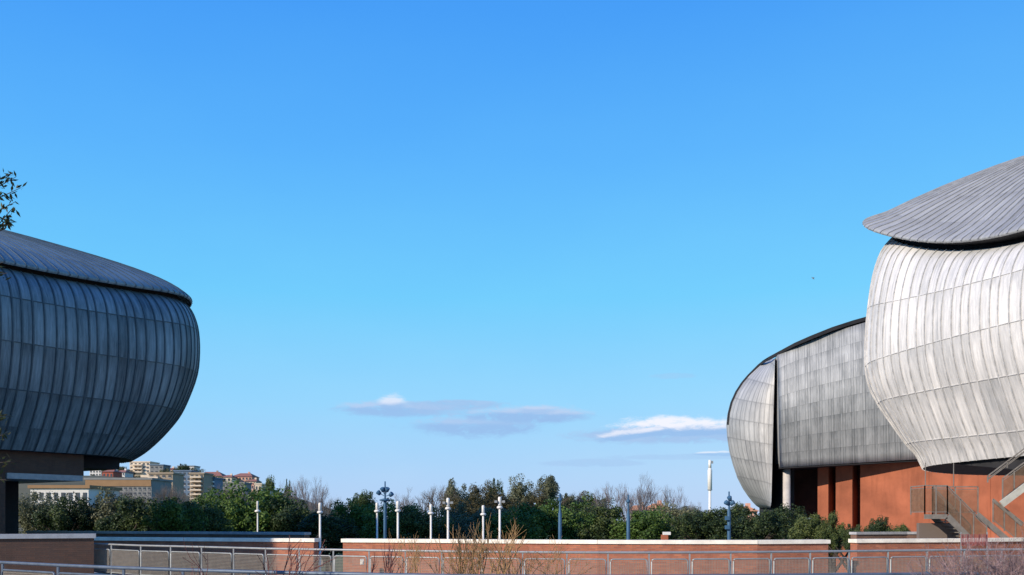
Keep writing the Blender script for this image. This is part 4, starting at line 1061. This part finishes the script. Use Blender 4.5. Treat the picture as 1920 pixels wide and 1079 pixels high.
# leafy tree whose trunk stands just outside the left edge
DT = 12.0; pt = px(-170, 975, DT)
t = thing('leafy_tree', 'narrow-leaved tree reaching in at the left edge with dark leafy twigs', 'tree', (pt.x, pt.y, FZ))
tb = MB(); lb_ = MB(); rnd = random.Random(4)
HT = px(0, 300, DT).z-FZ
tb.tube([(0, 0, 0), (.05, 0, HT*.3), (-.05, .05, HT*.6), (.05, 0, HT)], [.12, .1, .07, .02], 8)
def lf(p, d_, l):
    nn_ = Vector((rnd.gauss(0, 1), rnd.gauss(0, 1), rnd.gauss(0, 1))).normalized(); b = d_.cross(nn_).normalized()*l*.17
    lb_.quad([p, p+d_*l*.45+b, p+d_*l, p+d_*l*.45-b])
def twig(x, y, ex, ey, n, spread=.05, ll=.085):
    """branch from the trunk to picture point (x,y), continuing to (ex,ey) and carrying leaves"""
    a = px(x, y, DT)-Vector((pt.x, pt.y, FZ)); b = px(ex, ey, DT)-Vector((pt.x, pt.y, FZ))
    z0 = max(.5, a.z-.5); tb.tube([(0, 0, z0), tuple((Vector((0, 0, z0))+a)/2+Vector((0, 0, -.05))), tuple(a), tuple(b)], [.03, .018, .008, .003], 5)
    for i in range(n):
        q = a.lerp(b, rnd.uniform(0, 1.0))+Vector((rnd.gauss(0, spread*.5), rnd.gauss(0, spread), rnd.gauss(0, spread*.5)))
        lf(q, Vector((rnd.gauss(0, 1), rnd.gauss(0, .6), rnd.gauss(.1, .9))).normalized(), ll*rnd.uniform(.7, 1.3))
twig(-20, 360, 30, 332, 34, .045); twig(-20, 380, 40, 352, 26, .04); twig(-10, 400, 30, 378, 16, .04); twig(-10, 340, 24, 324, 14, .04)
twig(-10, 430, 26, 388, 34, .045); twig(0, 425, 18, 418, 34, .04); twig(10, 428, 22, 400, 16, .03)
twig(-30, 505, 6, 492, 16, .05); twig(-20, 520, 14, 512, 8, .04); twig(-30, 790, 12, 778, 38, .055); twig(-30, 830, 14, 812, 34, .05); twig(-20, 870, 20, 866, 20, .06); twig(-20, 900, 12, 900, 14, .06)
for i in range(160): lf(Vector((rnd.gauss(-.7, .5), rnd.gauss(0, .5), rnd.uniform(HT*.3, HT))), Vector((rnd.gauss(0, 1), rnd.gauss(0, 1), rnd.gauss(0, 1))).normalized(), .09)
tb.build('branches', M['bark'], t); lb_.build('leaves', M['leaf_near'], t)

# ------------------------------------------------------------------ distant bird
p = px(1524, 522, 110); t = thing('bird', 'tiny distant bird gliding in the empty sky left of the pale hall', 'bird', p); t.rotation_euler = (R(15), R(38), R(10))
m_ = MB(); m_.tube([(-.2, 0, 0), (-.1, 0, 0), (.02, 0, 0), (.14, 0, .01), (.2, 0, .01)], [.01, .045, .055, .03, .012], 8); m_.tube([(.2, 0, .01), (.25, 0, .01)], [.02, .004], 6)
for s in (-1, 1):
    m_.quad([(.08, 0, .02), (.1, s*.2, .09), (.0, s*.42, .05), (-.02, s*.2, .08), (-.07, 0, .02)])
m_.build('body', mat('feather_grey', (.25, .25, .27), .8), t)
